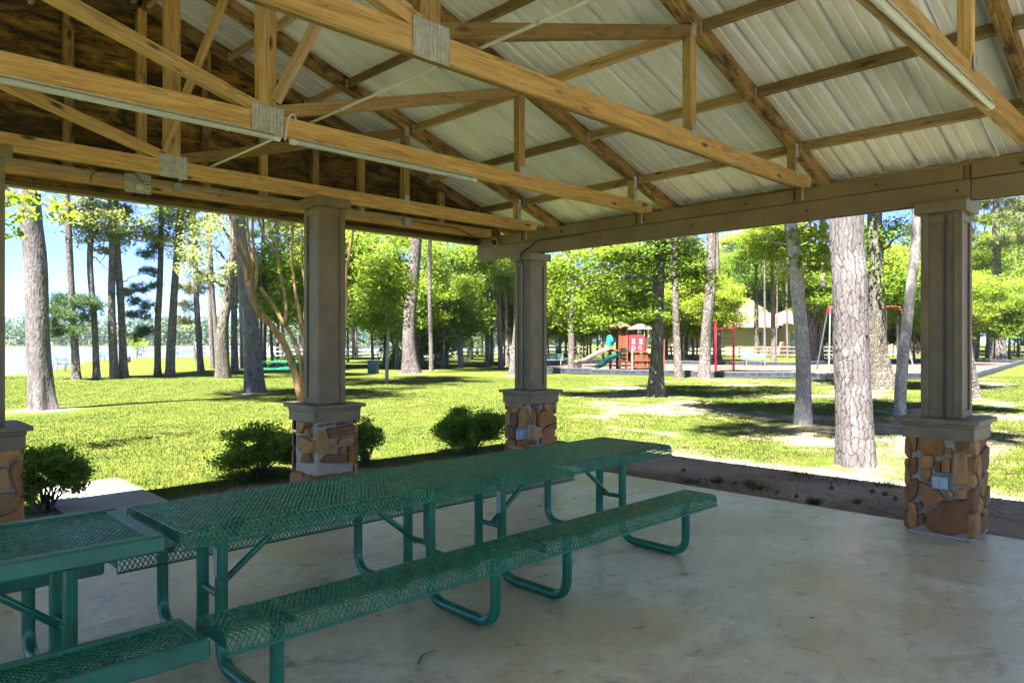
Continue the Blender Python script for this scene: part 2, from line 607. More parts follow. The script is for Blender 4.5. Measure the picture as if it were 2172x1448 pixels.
# bark and leaves
M['bark_pine'] = bark('pine_bark', (0.036, 0.03, 0.028), (0.115, 0.098, 0.092), (0.185, 0.164, 0.158), 1.0, 0.5, 0.9, 0.09)
M['bark_pine_far'] = bark('pine_bark_far', (0.042, 0.036, 0.033), (0.12, 0.099, 0.09), (0.18, 0.155, 0.145), 0.7, 0.4, 0.6, 0.10)
m, nt, b, out = mat_new('pine_plates')
at = N(nt, "Attribute", attribute_name='plate')
v = coords(nt, (1, 1, 0.35), rnd=True)
f1 = noise_tex(nt, v, 70, 5, 0.65)
f2 = noise_tex(nt, v, 9, 5, 0.6)
col = ramp(nt, at.outputs['Fac'], [(0.05, (0.035, 0.027, 0.024)), (0.40, (0.078, 0.066, 0.064)), (0.68, (0.118, 0.108, 0.11)), (1.0, (0.17, 0.162, 0.168))]).outputs[0]
col = mixc(nt, 0.6, col, ramp(nt, f1, [(0.3, (0.6, 0.57, 0.56)), (0.7, (1.2, 1.2, 1.2))]).outputs[0], 'MULTIPLY')
col = mixc(nt, 0.7, col, ramp(nt, f2, [(0.3, (0.72, 0.66, 0.64)), (0.6, (1.05, 1.05, 1.08)), (0.8, (1.2, 1.08, 1.0))]).outputs[0], 'MULTIPLY')
nt.links.new(col, b.inputs['Base Color'])
b.inputs['Roughness'].default_value = 0.92
b.inputs['Specular IOR Level'].default_value = 0.15
bump(nt, b, f1, 0.6, 0.008)
M['bark_plates'] = m
M['bark_dark'] = bark('dark_bark', (0.035, 0.032, 0.028), (0.10, 0.088, 0.072), (0.15, 0.13, 0.108), 1.3, 0.3, 0.8, 0.10, (0.15, 0.165, 0.135))
M['bark_grey'] = bark('grey_smooth_bark', (0.09, 0.08, 0.072), (0.185, 0.17, 0.155), (0.26, 0.245, 0.23), 2.2, 0.6, 0.35, 0.05, (0.33, 0.33, 0.33))
M['bark_myrtle'] = bark('crape_myrtle_bark', (0.11, 0.06, 0.026), (0.175, 0.105, 0.048), (0.26, 0.17, 0.085), 0.9, 0.12, 0.25, 0.04)
M['leaf_bright'] = leafmat('leaf_bright', (0.09, 0.155, 0.016), (0.165, 0.235, 0.026), (0.26, 0.31, 0.05), 0.62)
M['leaf_mid'] = leafmat('leaf_mid', (0.06, 0.13, 0.016), (0.12, 0.205, 0.025), (0.21, 0.285, 0.04), 0.6)
M['leaf_oak'] = leafmat('leaf_oak', (0.065, 0.125, 0.014), (0.13, 0.20, 0.022), (0.225, 0.285, 0.04), 0.6)
M['leaf_pale'] = leafmat('leaf_pale', (0.12, 0.16, 0.055), (0.23, 0.26, 0.10), (0.36, 0.37, 0.19), 0.6)
M['leaf_bush'] = leafmat('leaf_bush', (0.09, 0.16, 0.024), (0.17, 0.26, 0.04), (0.28, 0.35, 0.07), 0.5, 0.6)
M['needle'] = leafmat('pine_needle', (0.03, 0.065, 0.026), (0.065, 0.115, 0.042), (0.14, 0.185, 0.07), 0.3)
M['needle_light'] = leafmat('pine_needle_light', (0.06, 0.085, 0.03), (0.12, 0.15, 0.05), (0.22, 0.23, 0.10), 0.3)
M['leaf_far'] = leafmat('leaf_far', (0.018, 0.05, 0.022), (0.038, 0.085, 0.032), (0.075, 0.135, 0.045), 0.2)
M['grass'] = leafmat('grass_blade', (0.026, 0.043, 0.006), (0.049, 0.064, 0.008), (0.088, 0.09, 0.023), 0.35)


def board(name, p0, p1, t, h, mat, parent=None, up=(0, 0, 1), ch=0.004):
    """a sawn board from p0 to p1: t thick, h deep, grain along its length"""
    p0, p1 = Vector(p0), Vector(p1)
    x = (p1 - p0)
    L = x.length
    x.normalize()
    z = Vector(up)
    z = (z - x * z.dot(x)).normalized()
    y = z.cross(x)
    R = Matrix((x, y, z)).transposed().to_4x4()
    mb = MB().box((0, 0, 0), (L, t, h), ch=ch)
    me = bpy.data.meshes.new(name)
    me.from_pydata(mb.v, [], mb.f)
    me.materials.append(mat)
    o = bpy.data.objects.new(name, me)
    o.matrix_basis = Matrix.Translation((p0 + p1) / 2) @ R
    return link(o, parent)


# ------------------------------------------------------------------ pavilion
XR, XL_, XLL, XW = 6.80, 3.766, 0.884, -2.234     # column lines along X
YG, YC, YB = 6.587, 1.741, -3.10                  # column lines along Y
RIDGE = 2.283
ZB, ZT = 2.744, 3.041                             # eave beam bottom and top
TY = [6.63, 4.80, 2.963, 1.128, -0.71, -2.54]     # trusses
YGAB = 7.515
SL = 1 / 3.0


def z_under(x):                                   # underside of the rafters
    return 3.364 + (6.62 - RIDGE - abs(x - RIDGE)) * SL


ZTOP = lambda x: z_under(x) + 0.1475

pav = thing('park_pavilion', (RIDGE, 2.0, 0), 'open timber park pavilion with metal roof and stone based columns', 'pavilion')

# concrete floor
mb = MB()
mb.box((2.36, 1.90, -0.10), (9.18, 10.5, 0.20), ch=0.008)
slab = tag(mb.build('concrete_floor', M['slab']), kind='structure')

# the path to the lawn, slab by slab
walk = thing('path', (1.8, 8.2, 0))
tag(walk, kind='structure')
for (x0, x1, y0, y1) in ((1.72, 2.60, 7.17, 8.46), (1.72, 2.60, 8.48, 9.30)):
    MB().box(((x0 + x1) / 2, (y0 + y1) / 2, -0.078), (x1 - x0, y1 - y0, 0.12), ch=0.008).build('paving_slab', M['walk'], walk)

# trusses
def make_truss(Y):
    t = thing('roof_truss', (RIDGE, Y, ZT), parent=pav)
    y = Y
    zc = 3.045 + 0.068
    S = 6.62 - RIDGE
    lum = M['lumber']
    for sy in (-0.0195, 0.0195):                               # two plies
        board('bottom_chord', (RIDGE - S - 0.30, y + sy, zc), (RIDGE + S + 0.30, y + sy, zc), 0.037, 0.136, lum, t)
    for s in (-1, 1):
        nx = Vector((s * SL, 0, 1)).normalized()
        a = Vector((RIDGE, y, z_under(RIDGE))) + nx * 0.07
        e = Vector((RIDGE + s * 5.24, y, z_under(RIDGE + s * 5.24))) + nx * 0.07
        if s < 0: a, e = e, a
        board('top_chord', a, e, 0.078, 0.139, M['lumber_old'], t, up=nx)
        xv = RIDGE + s * 2.517
        board('web', (xv, y, 3.18), (xv, y, z_under(xv) + 0.03), 0.072, 0.085, lum, t, up=(1, 0, 0))
        xh = RIDGE + s * (S - 0.03)
        board('web', (xh, y, 3.18), (xh, y, z_under(xh) + 0.02), 0.072, 0.085, lum, t, up=(1, 0, 0))
        board('web', (RIDGE + s * 0.05, y, 3.20), (xv - s * 0.03, y, z_under(xv) - 0.03), 0.070, 0.089, lum, t, up=(0, 0, 1))
        # nail plates at the joints
        for (px, pz, w, h) in ((xv, z_under(xv) - 0.02, 0.055, 0.10), (xv, 3.19, 0.06, 0.09), (xh, 3.20, 0.055, 0.12), (xh, z_under(xh) + 0.0, 0.055, 0.12)):
            plate(px, y - 0.041, pz, w, h, t, 4)
    board('king_post', (RIDGE, y, 3.18), (RIDGE, y, z_under(RIDGE) + 0.05), 0.074, 0.13, lum, t, up=(1, 0, 0))
    plate(RIDGE, y - 0.041, 3.125, 0.235, 0.20, t, 9)
    return t


def plate(x, y, z, w, h, parent, n):
    """galvanised nail plate pressed in vertical ridges"""
    mb = MB()
    vs, fs = [], []
    k = n * 4
    for i in range(k + 1):
        xx = -w / 2 + w * i / k
        yy = -0.0035 - 0.0045 * (0.5 - 0.5 * math.cos(2 * math.pi * i * n / k))
        vs += [(xx, yy, -h / 2), (xx, yy, h / 2)]
    for i in range(k):
        fs.append((2 * i, 2 * i + 2, 2 * i + 3, 2 * i + 1))
    mb.add(vs, fs)
    mb.v = [(p[0] + x, p[1] + y, p[2] + z) for p in mb.v]
    # punched teeth slots as small dark pits
    for i in range(n):
        for j in range(max(2, int(h / 0.03))):
            px = -w / 2 + w * (i + 0.5) / n
            pz = -h / 2 + h * (j + 0.5) / max(2, int(h / 0.03))
            mb.box((x + px, y - 0.0085, z + pz), (0.006, 0.003, 0.012))
    return mb.build('nail_plate', M['galv'], parent, loc=(x, y, z))


t0 = make_truss(TY[0])
trusses = [t0]
for y in TY[1:]:
    c = copy_tree(t0, pav)
    c.location = (RIDGE, y, ZT)
    WM[c.name] = Matrix.Translation((RIDGE, y, ZT))
    trusses.append(c)

# loose timber brace between king post and rafters, as in the second truss
board('brace', (2.33, 4.74, 3.27), (2.62, 3.95, 4.35), 0.038, 0.085, M['lumber_pink'], pav)
board('brace', (2.20, 6.56, 3.27), (2.20, 4.85, 4.45), 0.038, 0.085, M['lumber'], pav)

# gable wall at the far end
gab = thing('gable_wall', (RIDGE, YGAB, ZT), parent=pav)
S = 6.62 - RIDGE
for sy in (-0.0195, 0.0195):
    board('bottom_chord', (RIDGE - S - 0.3, YGAB + sy, 3.113), (RIDGE + S + 0.3, YGAB + sy, 3.113), 0.037, 0.136, M['lumber'], gab)
for s in (-1, 1):
    nx = Vector((s * SL, 0, 1)).normalized()
    a = Vector((RIDGE, YGAB, z_under(RIDGE))) + nx * 0.07
    e = Vector((RIDGE + s * 5.24, YGAB, z_under(RIDGE + s * 5.24))) + nx * 0.07
    board('top_chord', a if s > 0 else e, e if s > 0 else a, 0.078, 0.139, M['lumber_old'], gab, up=nx)
for k in range(-6, 7):
    x = RIDGE + 0.02 + k * 0.62
    if abs(x - RIDGE) > S - 0.2: continue
    board('stud', (x, YGAB, 3.17), (x, YGAB, z_under(x) + 0.02), 0.078 if k % 3 == 0 else 0.07, 0.085, M['lumber_old'] if k % 2 else M['lumber'], gab, up=(1, 0, 0))
for px in (RIDGE - 0.02,):
    plate(px, YGAB - 0.041, 3.115, 0.235, 0.19, gab, 9)
for k in range(2):
    plate(RIDGE + 1.88 + k * 0.62, YGAB - 0.041, 3.16, 0.05, 0.10, gab, 3)
# horizontal plywood sheets with ragged grain behind the studs
zz = 3.00
row = 0
while zz < z_under(RIDGE) + 0.1:
    h = 0.305
    hwid = lambda z: min(S + 0.55, max(0.02, (z_under(RIDGE) + 0.12 - z) / SL))
    wb, wt = hwid(zz), hwid(zz + h - 0.005)
    n = max(1, int(2 * wb / 2.44 + 0.5))
    for j in range(n):
        f0, f1 = -1 + 2 * j / n, -1 + 2 * (j + 1) / n
        cut = lambda f, w_, e: f * w_ if abs(f) == 1 else max(-wt, min(wt, f * wb + e))
        xs = [cut(f0, wb, .003), cut(f1, wb, -.003), cut(f1, wt, -.003), cut(f0, wt, .003)]
        zs = [0, 0, h - 0.005, h - 0.005]
        mb = MB()
        vv = [(x, dy, z - h / 2) for dy in (-0.01, 0.01) for x, z in zip(xs, zs)]
        mb.add(vv, [(0, 1, 2, 3), (7, 6, 5, 4), (0, 4, 5, 1), (1, 5, 6, 2), (2, 6, 7, 3), (3, 7, 4, 0)])
        me = bpy.data.meshes.new('siding_board')
        me.from_pydata(mb.v, [], mb.f)
        me.materials.append(M['siding'])
        o = bpy.data.objects.new('siding_board', me)
        o.matrix_basis = Matrix.Translation((RIDGE, YGAB + 0.054 + 0.002 * (j % 2), zz + h / 2))
        link(o, gab)
    zz += h
    row += 1
board('fascia', (RIDGE - S - 0.6, YGAB + 0.085, 3.03), (RIDGE + S + 0.36, YGAB + 0.085, 3.03), 0.032, 0.17, M['taupe_wood'], gab)
board('trim', (RIDGE - S - 0.6, YGAB + 0.045, 2.952), (RIDGE + S + 0.30, YGAB + 0.045, 2.952), 0.10, 0.014, M['taupe'], gab)

# eave beams: bolted planks, stepped at the splices
beam = thing('eave_beam', (XR, YC, ZB), parent=pav)
H1 = (ZT - ZB)
for sx, xb in ((1, XR), (-1, XW)):
    spl = [(7.575, 1.55), (1.55, -3.2)]
    for (ya, yb) in spl:
        g = 0.0 if ya > 5 else 0.012
        mid = ZB + H1 * 0.55
        fx = xb - sx * 0.055
        board('beam_plank', (fx + sx * g, ya, (ZB + mid) / 2), (fx + sx * g, yb + 0.004, (ZB + mid) / 2), 0.04, mid - ZB, M['taupe_wood'], beam, ch=0.005)
        board('beam_plank', (fx + sx * (0.008 + g), ya, (mid + ZT) / 2 + 0.003), (fx + sx * (0.008 + g), yb + 0.06, (mid + ZT) / 2 + 0.003), 0.04, ZT - mid - 0.006, M['taupe_wood'], beam, ch=0.005)
        board('beam_plank', (xb + sx * 0.0, ya, (ZB + ZT) / 2 + 0.02), (xb, yb + 0.01, (ZB + ZT) / 2 + 0.02), 0.045, H1 - 0.045, M['taupe_wood'], beam)
        board('beam_plank', (xb + sx * 0.055, ya, (ZB + ZT) / 2), (xb + sx * 0.055, yb + 0.006, (ZB + ZT) / 2), 0.04, H1, M['taupe_wood'], beam)
        for q in range(int(abs(ya - yb) / 0.6)):
            yy = ya - 0.35 - q * 0.62
            zq = ZB + (0.08 if q % 2 else H1 - 0.07)
            bo = MB().tube([(fx - sx * 0.028, yy, zq), (fx - sx * 0.012, yy, zq)], 0.012, 6)
            bo.build('bolt', M['black'], beam)
    for y in TY[:4]:
        for dy in (-0.04, 0.04):
            MB().box((xb - sx * 0.079, y + dy, ZT - 0.05), (0.004, 0.018, 0.13)).build('tie_strap', M['black'] if dy > 0 else M['galv'], beam)

# purlins
pur = thing('purlin_set', (RIDGE, 2.0, z_under(RIDGE)), parent=pav)
ys = sorted([YGAB] + TY)
px_list = [5.16, 4.40, 3.50, 2.62, 1.75, 0.88, 0.05]
for a, bb in zip(ys, ys[1:]):
    for s in (-1, 1):
        for dx in px_list:
            x = RIDGE + s * dx
            nx = Vector((s * SL, 0, 1)).normalized()
            c = Vector((x, 0, z_under(x))) + nx * (0.139 - 0.052)
            o = board('purlin', (c.x, a + 0.042, c.z + random.uniform(-.006, .004)), (c.x, bb - 0.042, c.z + random.uniform(-.006, .004)), 0.04, 0.092, M['purlin'], pur, up=nx)
            if s > 0 and dx > 0.8 and a > 0:
                for yy in (a + 0.046, bb - 0.046):
                    MB().box((c.x - 0.035, yy, c.z - 0.01), (0.03, 0.004, 0.085)).build('hanger', M['galv'], pur)

# metal roof panels: ribbed sheets running down the slope
roof = thing('roof', (RIDGE, 2.0, ZTOP(RIDGE)), parent=pav)


def rib_profile(width):
    pts = []
    x = 0.0
    per = 0.3048
    n = int(round(width / per))
    for i in range(n):
        o = i * per
        pts += [(o, 0.038), (o + 0.020, 0.038), (o + 0.038, 0.0), (o + 0.105, 0.0), (o + 0.113, 0.006), (o + 0.127, 0.006), (o + 0.135, 0.0),
                (o + 0.205, 0.0), (o + 0.213, 0.006), (o + 0.227, 0.006), (o + 0.235, 0.0), (o + 0.287, 0.0)]
    pts.append((n * per, 0.038))
    return pts


prof = rib_profile(0.9144)
yy = -3.05
panel_me = {}
for s in (-1, 1):
    mb = MB()
    x0, x1 = 0.0, 5.33
    vs = []
    for (py, pz) in prof:
        for xx in (x0, x1):
            vs.append((s * xx, py, pz - xx * SL))
    n = len(prof)
    fs = [((2 * i, 2 * i + 2, 2 * i + 3, 2 * i + 1) if s < 0 else (2 * i, 2 * i + 1, 2 * i + 3, 2 * i + 2)) for i in range(n - 1)]
    me = bpy.data.meshes.new('roof_panel')
    me.from_pydata(vs, [], fs)
    me.materials.append(M['metal_roof'])
    panel_me[s] = me
for k in range(12):
    for s in (-1, 1):
        o = bpy.data.objects.new('roof_panel', panel_me[s])
        o.location = (RIDGE, yy + k * 0.9144, ZTOP(RIDGE) + 0.006 + (k % 2) * 0.0008)
        o.matrix_basis = Matrix.Translation(o.location)
        link(o, roof)
MB().box((RIDGE, yy + 6 * 0.9144, ZTOP(RIDGE) + 0.05), (0.4, 12 * 0.9144, 0.012)).build('ridge_cap', M['metal_roof'], roof)
for s in (-1, 1):
    xe = RIDGE + s * 5.26
    board('fascia', (xe, -3.0, z_under(xe) + 0.055), (xe, 7.9, z_under(xe) + 0.055), 0.03, 0.16, M['taupe_wood'], roof)


# ------------------------------------------------------------------ columns
def on_X(u, v, X):
    q = (u - CX) / FPX
    dx, dy = FW[0] + RT[0] * q, FW[1] + RT[1] * q
    d = X / dx
    return (dy * d, CAM_H - (v - YH) * d / FPX)


def on_Y(u, v, Y):
    q = (u - CX) / FPX
    dx, dy = FW[0] + RT[0] * q, FW[1] + RT[1] * q
    d = Y / dy
    return (dx * d, CAM_H - (v - YH) * d / FPX)


def clip_half(poly, p, nrm):
    out = []
    for i in range(len(poly)):
        a, b_ = poly[i], poly[(i + 1) % len(poly)]
        da = (a[0] - p[0]) * nrm[0] + (a[1] - p[1]) * nrm[1]
        db = (b_[0] - p[0]) * nrm[0] + (b_[1] - p[1]) * nrm[1]
        if da <= 0: out.append(a)
        if da * db < 0:
            t = da / (da - db)
            out.append((a[0] + (b_[0] - a[0]) * t, a[1] + (b_[1] - a[1]) * t))
    return out


def cells(w0, w1, z0, z1, n, rnd):
    """irregular stone outlines that fill a rectangle, joints left between them"""
    pts = []
    for _ in range(400):
        p = (rnd.uniform(w0, w1), rnd.uniform(z0, z1))
        if all((p[0] - q[0]) ** 2 + (p[1] - q[1]) ** 2 > (0.62 * math.sqrt((w1 - w0) * (z1 - z0) / n)) ** 2 for q in pts): pts.append(p)
        if len(pts) >= n: break
    out = []
    for i, p in enumerate(pts):
        poly = [(w0, z0), (w1, z0), (w1, z1), (w0, z1)]
        for j, q in enumerate(pts):
            if i == j: continue
            nx_, nz_ = q[0] - p[0], q[1] - p[1]
            L = math.hypot(nx_, nz_)
            nx_, nz_ = nx_ / L, nz_ / L
            mid = ((p[0] + q[0]) / 2 - nx_ * 0.009, (p[1] + q[1]) / 2 - nz_ * 0.009)
            poly = clip_half(poly, mid, (nx_, nz_))
            if len(poly) < 3: break
        if len(poly) >= 3: out.append(poly)
    return out


def stone(poly, frame, parent, rnd, proud=0.036, grow=1.05):
    """frame(w, z, out) -> world; rounded slab over the outline"""
    cx_ = sum(p[0] for p in poly) / len(poly)
    cz_ = sum(p[1] for p in poly) / len(poly)
    poly = [(cx_ + (p[0] - cx_) * grow, cz_ + (p[1] - cz_) * grow) for p in poly]
    # resample the outline so that corners can be rounded
    pts = []
    n = len(poly)
    for i in range(n):
        a, b_, c = poly[i - 1], poly[i], poly[(i + 1) % n]
        pts.append((b_[0] * .86 + a[0] * .14, b_[1] * .86 + a[1] * .14))
        pts.append((b_[0] * .86 + c[0] * .14, b_[1] * .86 + c[1] * .14))
    pr = proud * rnd.uniform(0.7, 1.25)
    rings = []
    for (k, h) in ((1.0, -0.015), (0.985, pr * 0.62), (0.92, pr * 0.95), (0.55, pr * 1.08)):
        rings.append([frame(cx_ + (p[0] - cx_) * k, cz_ + (p[1] - cz_) * k, h + (rnd.uniform(-.006, .006) if k < 1 else 0)) for p in pts])
    m_ = len(pts)
    vs = [q for r in rings for q in r] + [frame(cx_, cz_, pr * 1.15)]
    fs = []
    for r in range(3):
        for i in range(m_):
            j = (i + 1) % m_
            fs.append((r * m_ + i, r * m_ + j, (r + 1) * m_ + j, (r + 1) * m_ + i))
    for i in range(m_):
        fs.append((3 * m_ + i, 3 * m_ + (i + 1) % m_, 4 * m_))
    mb = MB()
    mb.add(vs, fs)
    o = mb.build('stone', rnd.choice(STONES), parent, loc=frame(cx_, cz_, 0))
    # outward normals
    import bmesh
    bm = bmesh.new()
    bm.from_mesh(o.data)
    bmesh.ops.recalc_face_normals(bm, faces=bm.faces)
    bm.to_mesh(o.data)
    bm.free()
    o.data.polygons.foreach_set('use_smooth', [True] * len(o.data.polygons))
    o.data.set_sharp_from_angle(angle=math.radians(24))
    return o


def zp(S_, O, pts):
    return [(O[0] + x / S_, O[1] + y / S_) for x, y in pts]


# outlines of the stones that the photograph shows, column by column
A, B_, Z6 = (9.05, (1880, 840)), (5.6, (1890, 1000)), None
ST_R = [zp(*A, q) for q in (
    [(445, 760), (585, 770), (590, 880), (570, 1040), (530, 1060), (490, 1020), (460, 900)],
    [(650, 790), (1060, 820), (1110, 980), (1080, 1130), (1020, 1140), (700, 1070), (640, 980)],
    [(1170, 990), (1260, 1010), (1270, 1110), (1200, 1125), (1155, 1050)],
    [(1330, 860), (1600, 870), (1590, 990), (1500, 1050), (1340, 1020)],
    [(680, 1110), (930, 1150), (900, 1360), (660, 1320)])] + [
    [(1930, 972), (1946, 970), (1944, 1003), (1930, 1004), (1927, 985)], [(1985, 979), (1996, 980), (1994, 1001), (1986, 1000)],
    [(2000, 971), (2017, 973), (2016, 1002), (2000, 1001)], [(2026, 962), (2050, 952), (2054, 1000), (2052, 1028), (2024, 1026)],
    [(1955, 993), (1974, 993), (1976, 1009), (1967, 1020), (1958, 1015)]] + [zp(*B_, q) for q in (
    [(215, 110), (300, 85), (325, 110), (315, 250), (270, 325), (210, 310)],
    [(345, 115), (420, 150), (560, 220), (640, 325), (480, 390), (415, 410), (385, 290)],
    [(660, 225), (720, 220), (755, 270), (705, 320)], [(785, 215), (890, 200), (910, 310), (800, 310)],
    [(220, 360), (300, 370), (320, 540), (310, 640), (235, 660), (210, 560)], [(305, 385), (360, 345), (380, 440), (320, 460)],
    [(315, 530), (370, 490), (405, 520), (390, 600), (345, 635)], [(410, 440), (515, 410), (500, 460), (430, 495)],
    [(600, 365), (780, 345), (905, 345), (905, 520), (900, 700), (720, 740), (500, 690), (420, 620), (430, 540), (520, 490)])]
A = (9.05, (1030, 800))
ST_CX = [zp(*A, q) for q in (
    [(430, 490), (600, 490), (610, 540), (500, 545), (440, 560)], [(615, 500), (760, 495), (750, 560), (640, 555)],
    [(530, 575), (655, 580), (670, 640), (600, 680), (530, 660)], [(465, 590), (510, 640), (510, 780), (510, 910), (430, 920), (445, 740)],
    [(525, 700), (630, 710), (610, 960), (560, 960), (520, 900)], [(700, 620), (800, 620), (840, 800), (800, 950), (680, 950), (660, 780)],
    [(430, 945), (530, 950), (600, 1010), (590, 1170), (430, 1165)], [(430, 1180), (560, 1185), (600, 1240), (600, 1350), (400, 1350)],
    [(640, 1200), (850, 1195), (850, 1290), (640, 1330)])]
ST_CY = [zp(*A, q) for q in (
    [(885, 500), (1060, 490), (1000, 550), (890, 600)], [(880, 640), (925, 640), (925, 890), (880, 900)],
    [(940, 600), (1010, 590), (1000, 680), (960, 740), (940, 690)], [(1110, 490), (1260, 490), (1280, 590), (1220, 660), (1110, 620)],
    [(1050, 650), (1150, 640), (1240, 690), (1290, 740), (1280, 850), (1150, 910), (1010, 950), (970, 850), (1000, 720)],
    [(885, 960), (960, 980), (1050, 1040), (1060, 1140), (885, 1165)], [(1110, 990), (1270, 890), (1300, 980), (1300, 1240), (1040, 1270), (1070, 1120)],
    [(885, 1195), (950, 1185), (940, 1280), (885, 1290)])]
A = (9.05, (590, 820))
ST_LX = [zp(*A, q) for q in (
    [(430, 670), (560, 680), (550, 790), (480, 890), (430, 880)], [(600, 690), (660, 700), (640, 790), (605, 780)],
    [(570, 800), (640, 830), (660, 980), (590, 940), (555, 870)], [(430, 940), (530, 960), (660, 1040), (700, 1040), (700, 1260), (480, 1260), (420, 1100)],
    [(490, 1300), (640, 1290), (660, 1448), (480, 1448)])]
ST_LY = [zp(*A, q) for q in (
    [(760, 740), (1050, 690), (1000, 740), (860, 750), (800, 775)], [(1120, 690), (1400, 660), (1250, 720), (1120, 745)],
    [(945, 800), (1200, 770), (1430, 710), (1440, 800), (1400, 920), (1150, 970), (990, 980)],
    [(745, 850), (800, 860), (960, 990), (1100, 1130), (1080, 1230), (960, 1260), (745, 1265)], [(1170, 1000), (1420, 960), (1440, 1040), (1380, 1090), (1140, 1120)],
    [(1190, 1150), (1290, 1140), (1270, 1260), (1160, 1250)], [(1330, 1140), (1440, 1120), (1440, 1448), (1330, 1448)], [(940, 1300), (1270, 1290), (1290, 1448), (800, 1448)])]

HB, ZS = 0.222, 0.80     # stone base half width and height


def column(cx_, cy_, seed, fx=None, fy=None, fx_low=None, fy_low=None, name='column', zt=ZB):
    rnd = random.Random(seed)
    c = thing(name, (cx_, cy_, 0), parent=pav)
    mb = MB()
    mb.box((cx_, cy_, ZS / 2), (2 * HB - 0.02, 2 * HB - 0.02, ZS - 0.004), ch=0.01)
    mb.box((cx_, cy_, 0.012), (2 * HB + 0.05, 2 * HB + 0.05, 0.024), ch=0.008)
    mb.build('mortar_core', M['mortar'], c, loc=(cx_, cy_, ZS / 2))
    frames = {
        '-x': lambda w, z, o: (cx_ - HB - o, w, z), '+x': lambda w, z, o: (cx_ + HB + o, w, z),
        '-y': lambda w, z, o: (w, cy_ - HB - o, z), '+y': lambda w, z, o: (w, cy_ + HB + o, z)}
    for key, fr in frames.items():
        ctr = cy_ if 'x' in key else cx_
        w0, w1 = ctr - HB - 0.012, ctr + HB + 0.012
        given = fx if key == '-x' else fy if key == '-y' else None
        low = fx_low if key == '-x' else fy_low
        polys = []
        if given:
            for q in given:
                p2 = [on_X(u, v, cx_ - HB) if key == '-x' else on_Y(u, v, cy_ - HB) for u, v in q]
                p2 = [(min(max(p[0], w0 - 0.01), w1 + 0.01), min(max(p[1], 0.02), ZS - 0.004)) for p in p2]
                polys.append(p2)
            if low: polys += cells(w0, w1, 0.02, low, max(3, int(12 * low / ZS)), rnd)
        else:
            polys = cells(w0, w1, 0.02, ZS - 0.004, 13, rnd)
        for p in polys:
            stone(p, fr, c, rnd, grow=1.09 if given else 1.0)
    mt = M['taupe']
    # cap: shelf board, moulding, skirt
    mb = MB().box((cx_, cy_, 0.961 - 0.018), (0.604, 0.604, 0.036), ch=0.004)
    mb.build('cap_shelf', mt, c, loc=(cx_, cy_, 0.943))
    MB().box((cx_, cy_, 0.961 - 0.036 - 0.016), (0.535, 0.535, 0.032), ch=0.006).build('cap_moulding', mt, c, loc=(cx_, cy_, 0.909))
    MB().box((cx_, cy_, 0.843), (0.522, 0.522, 0.10), ch=0.004).build('cap_skirt', mt, c, loc=(cx_, cy_, 0.843))
    # shaft: inner post with corner boards and rails that leave sunk panels
    MB().box((cx_, cy_, (0.961 + zt - 0.08) / 2), (0.268, 0.268, zt - 0.08 - 0.961), ch=0.002).build('shaft_panel', mt, c, loc=(cx_, cy_, 1.8))
    for sx in (-1, 1):
        for sy in (-1, 1):
            mb = MB()
            zc, hz = (0.961 + zt - 0.094) / 2, zt - 0.094 - 0.965
            mb.box((cx_ + sx * 0.122, cy_ + sy * 0.1425, zc), (0.058, 0.019, hz), ch=0.003)
            mb.box((cx_ + sx * 0.1425, cy_ + sy * 0.1125, zc), (0.019, 0.041, hz - 0.002), ch=0.003)
            mb.build('corner_board', mt, c, loc=(cx_ + sx * .14, cy_ + sy * .14, 1.8))
    for z in (0.995, zt - 0.144):
        for s in (-1, 1):
            MB().box((cx_ + s * 0.141, cy_, z), (0.016, 0.182, 0.06), ch=0.002).build('rail', mt, c)
            MB().box((cx_, cy_ + s * 0.141, z), (0.182, 0.016, 0.06), ch=0.002).build('rail', mt, c)
    MB().box((cx_, cy_, zt - 0.05), (0.385, 0.385, 0.094), ch=0.005).build('capital', mt, c, loc=(cx_, cy_, zt - 0.05))
    return c


colR = column(XR, YC, 11, fx=ST_R)
colC = column(XR, YG, 12, fx=ST_CX, fy=ST_CY, fx_low=0.24, fy_low=0.24)
colL = column(XL_, YG, 13, fx=ST_LX, fy=ST_LY, fx_low=0.26, fy_low=0.26, zt=3.04)
colLL = column(XLL, YG, 14, zt=3.04)
colB = column(XW, YG, 15)
for (x, y) in ((XW, YC), (XW, YB), (XR, YB)):
    c = copy_tree(colB, pav)
    c.location = (x, y, 0)

# ------------------------------------------------------------------ fittings on the pavilion
def fixture(p0, p1, label):
    """weatherproof tube light: clear tube over a grey tray, white end caps"""
    p0, p1 = Vector(p0), Vector(p1)
    t = thing('tube_light', p0, label, 'light', 'tube lights under the roof trusses')
    d = (p1 - p0).normalized()
    smooth_by_angle(MB().tube([p0 + d * 0.03, p1 - d * 0.03], 0.019, 14).build('tube', M['tube'], t))
    MB().box((p0 + p1) / 2 + Vector((0, 0, 0.026)), (abs(p1.x - p0.x) - 0.04, 0.03, 0.010)).build('tray', M['galv'], t)
    for a, b_ in ((p0, p0 + d * 0.045), (p1 - d * 0.045, p1)):
        smooth_by_angle(MB().tube([a, b_], 0.022, 14).build('end_cap', M['white_pvc'], t))
    for k in range(3):
        q = p0.lerp(p1, 0.15 + 0.35 * k)
        smooth_by_angle(MB().tube([q - d * 0.006, q + d * 0.006], 0.0205, 14).build('clip', M['galv'], t))
    return t


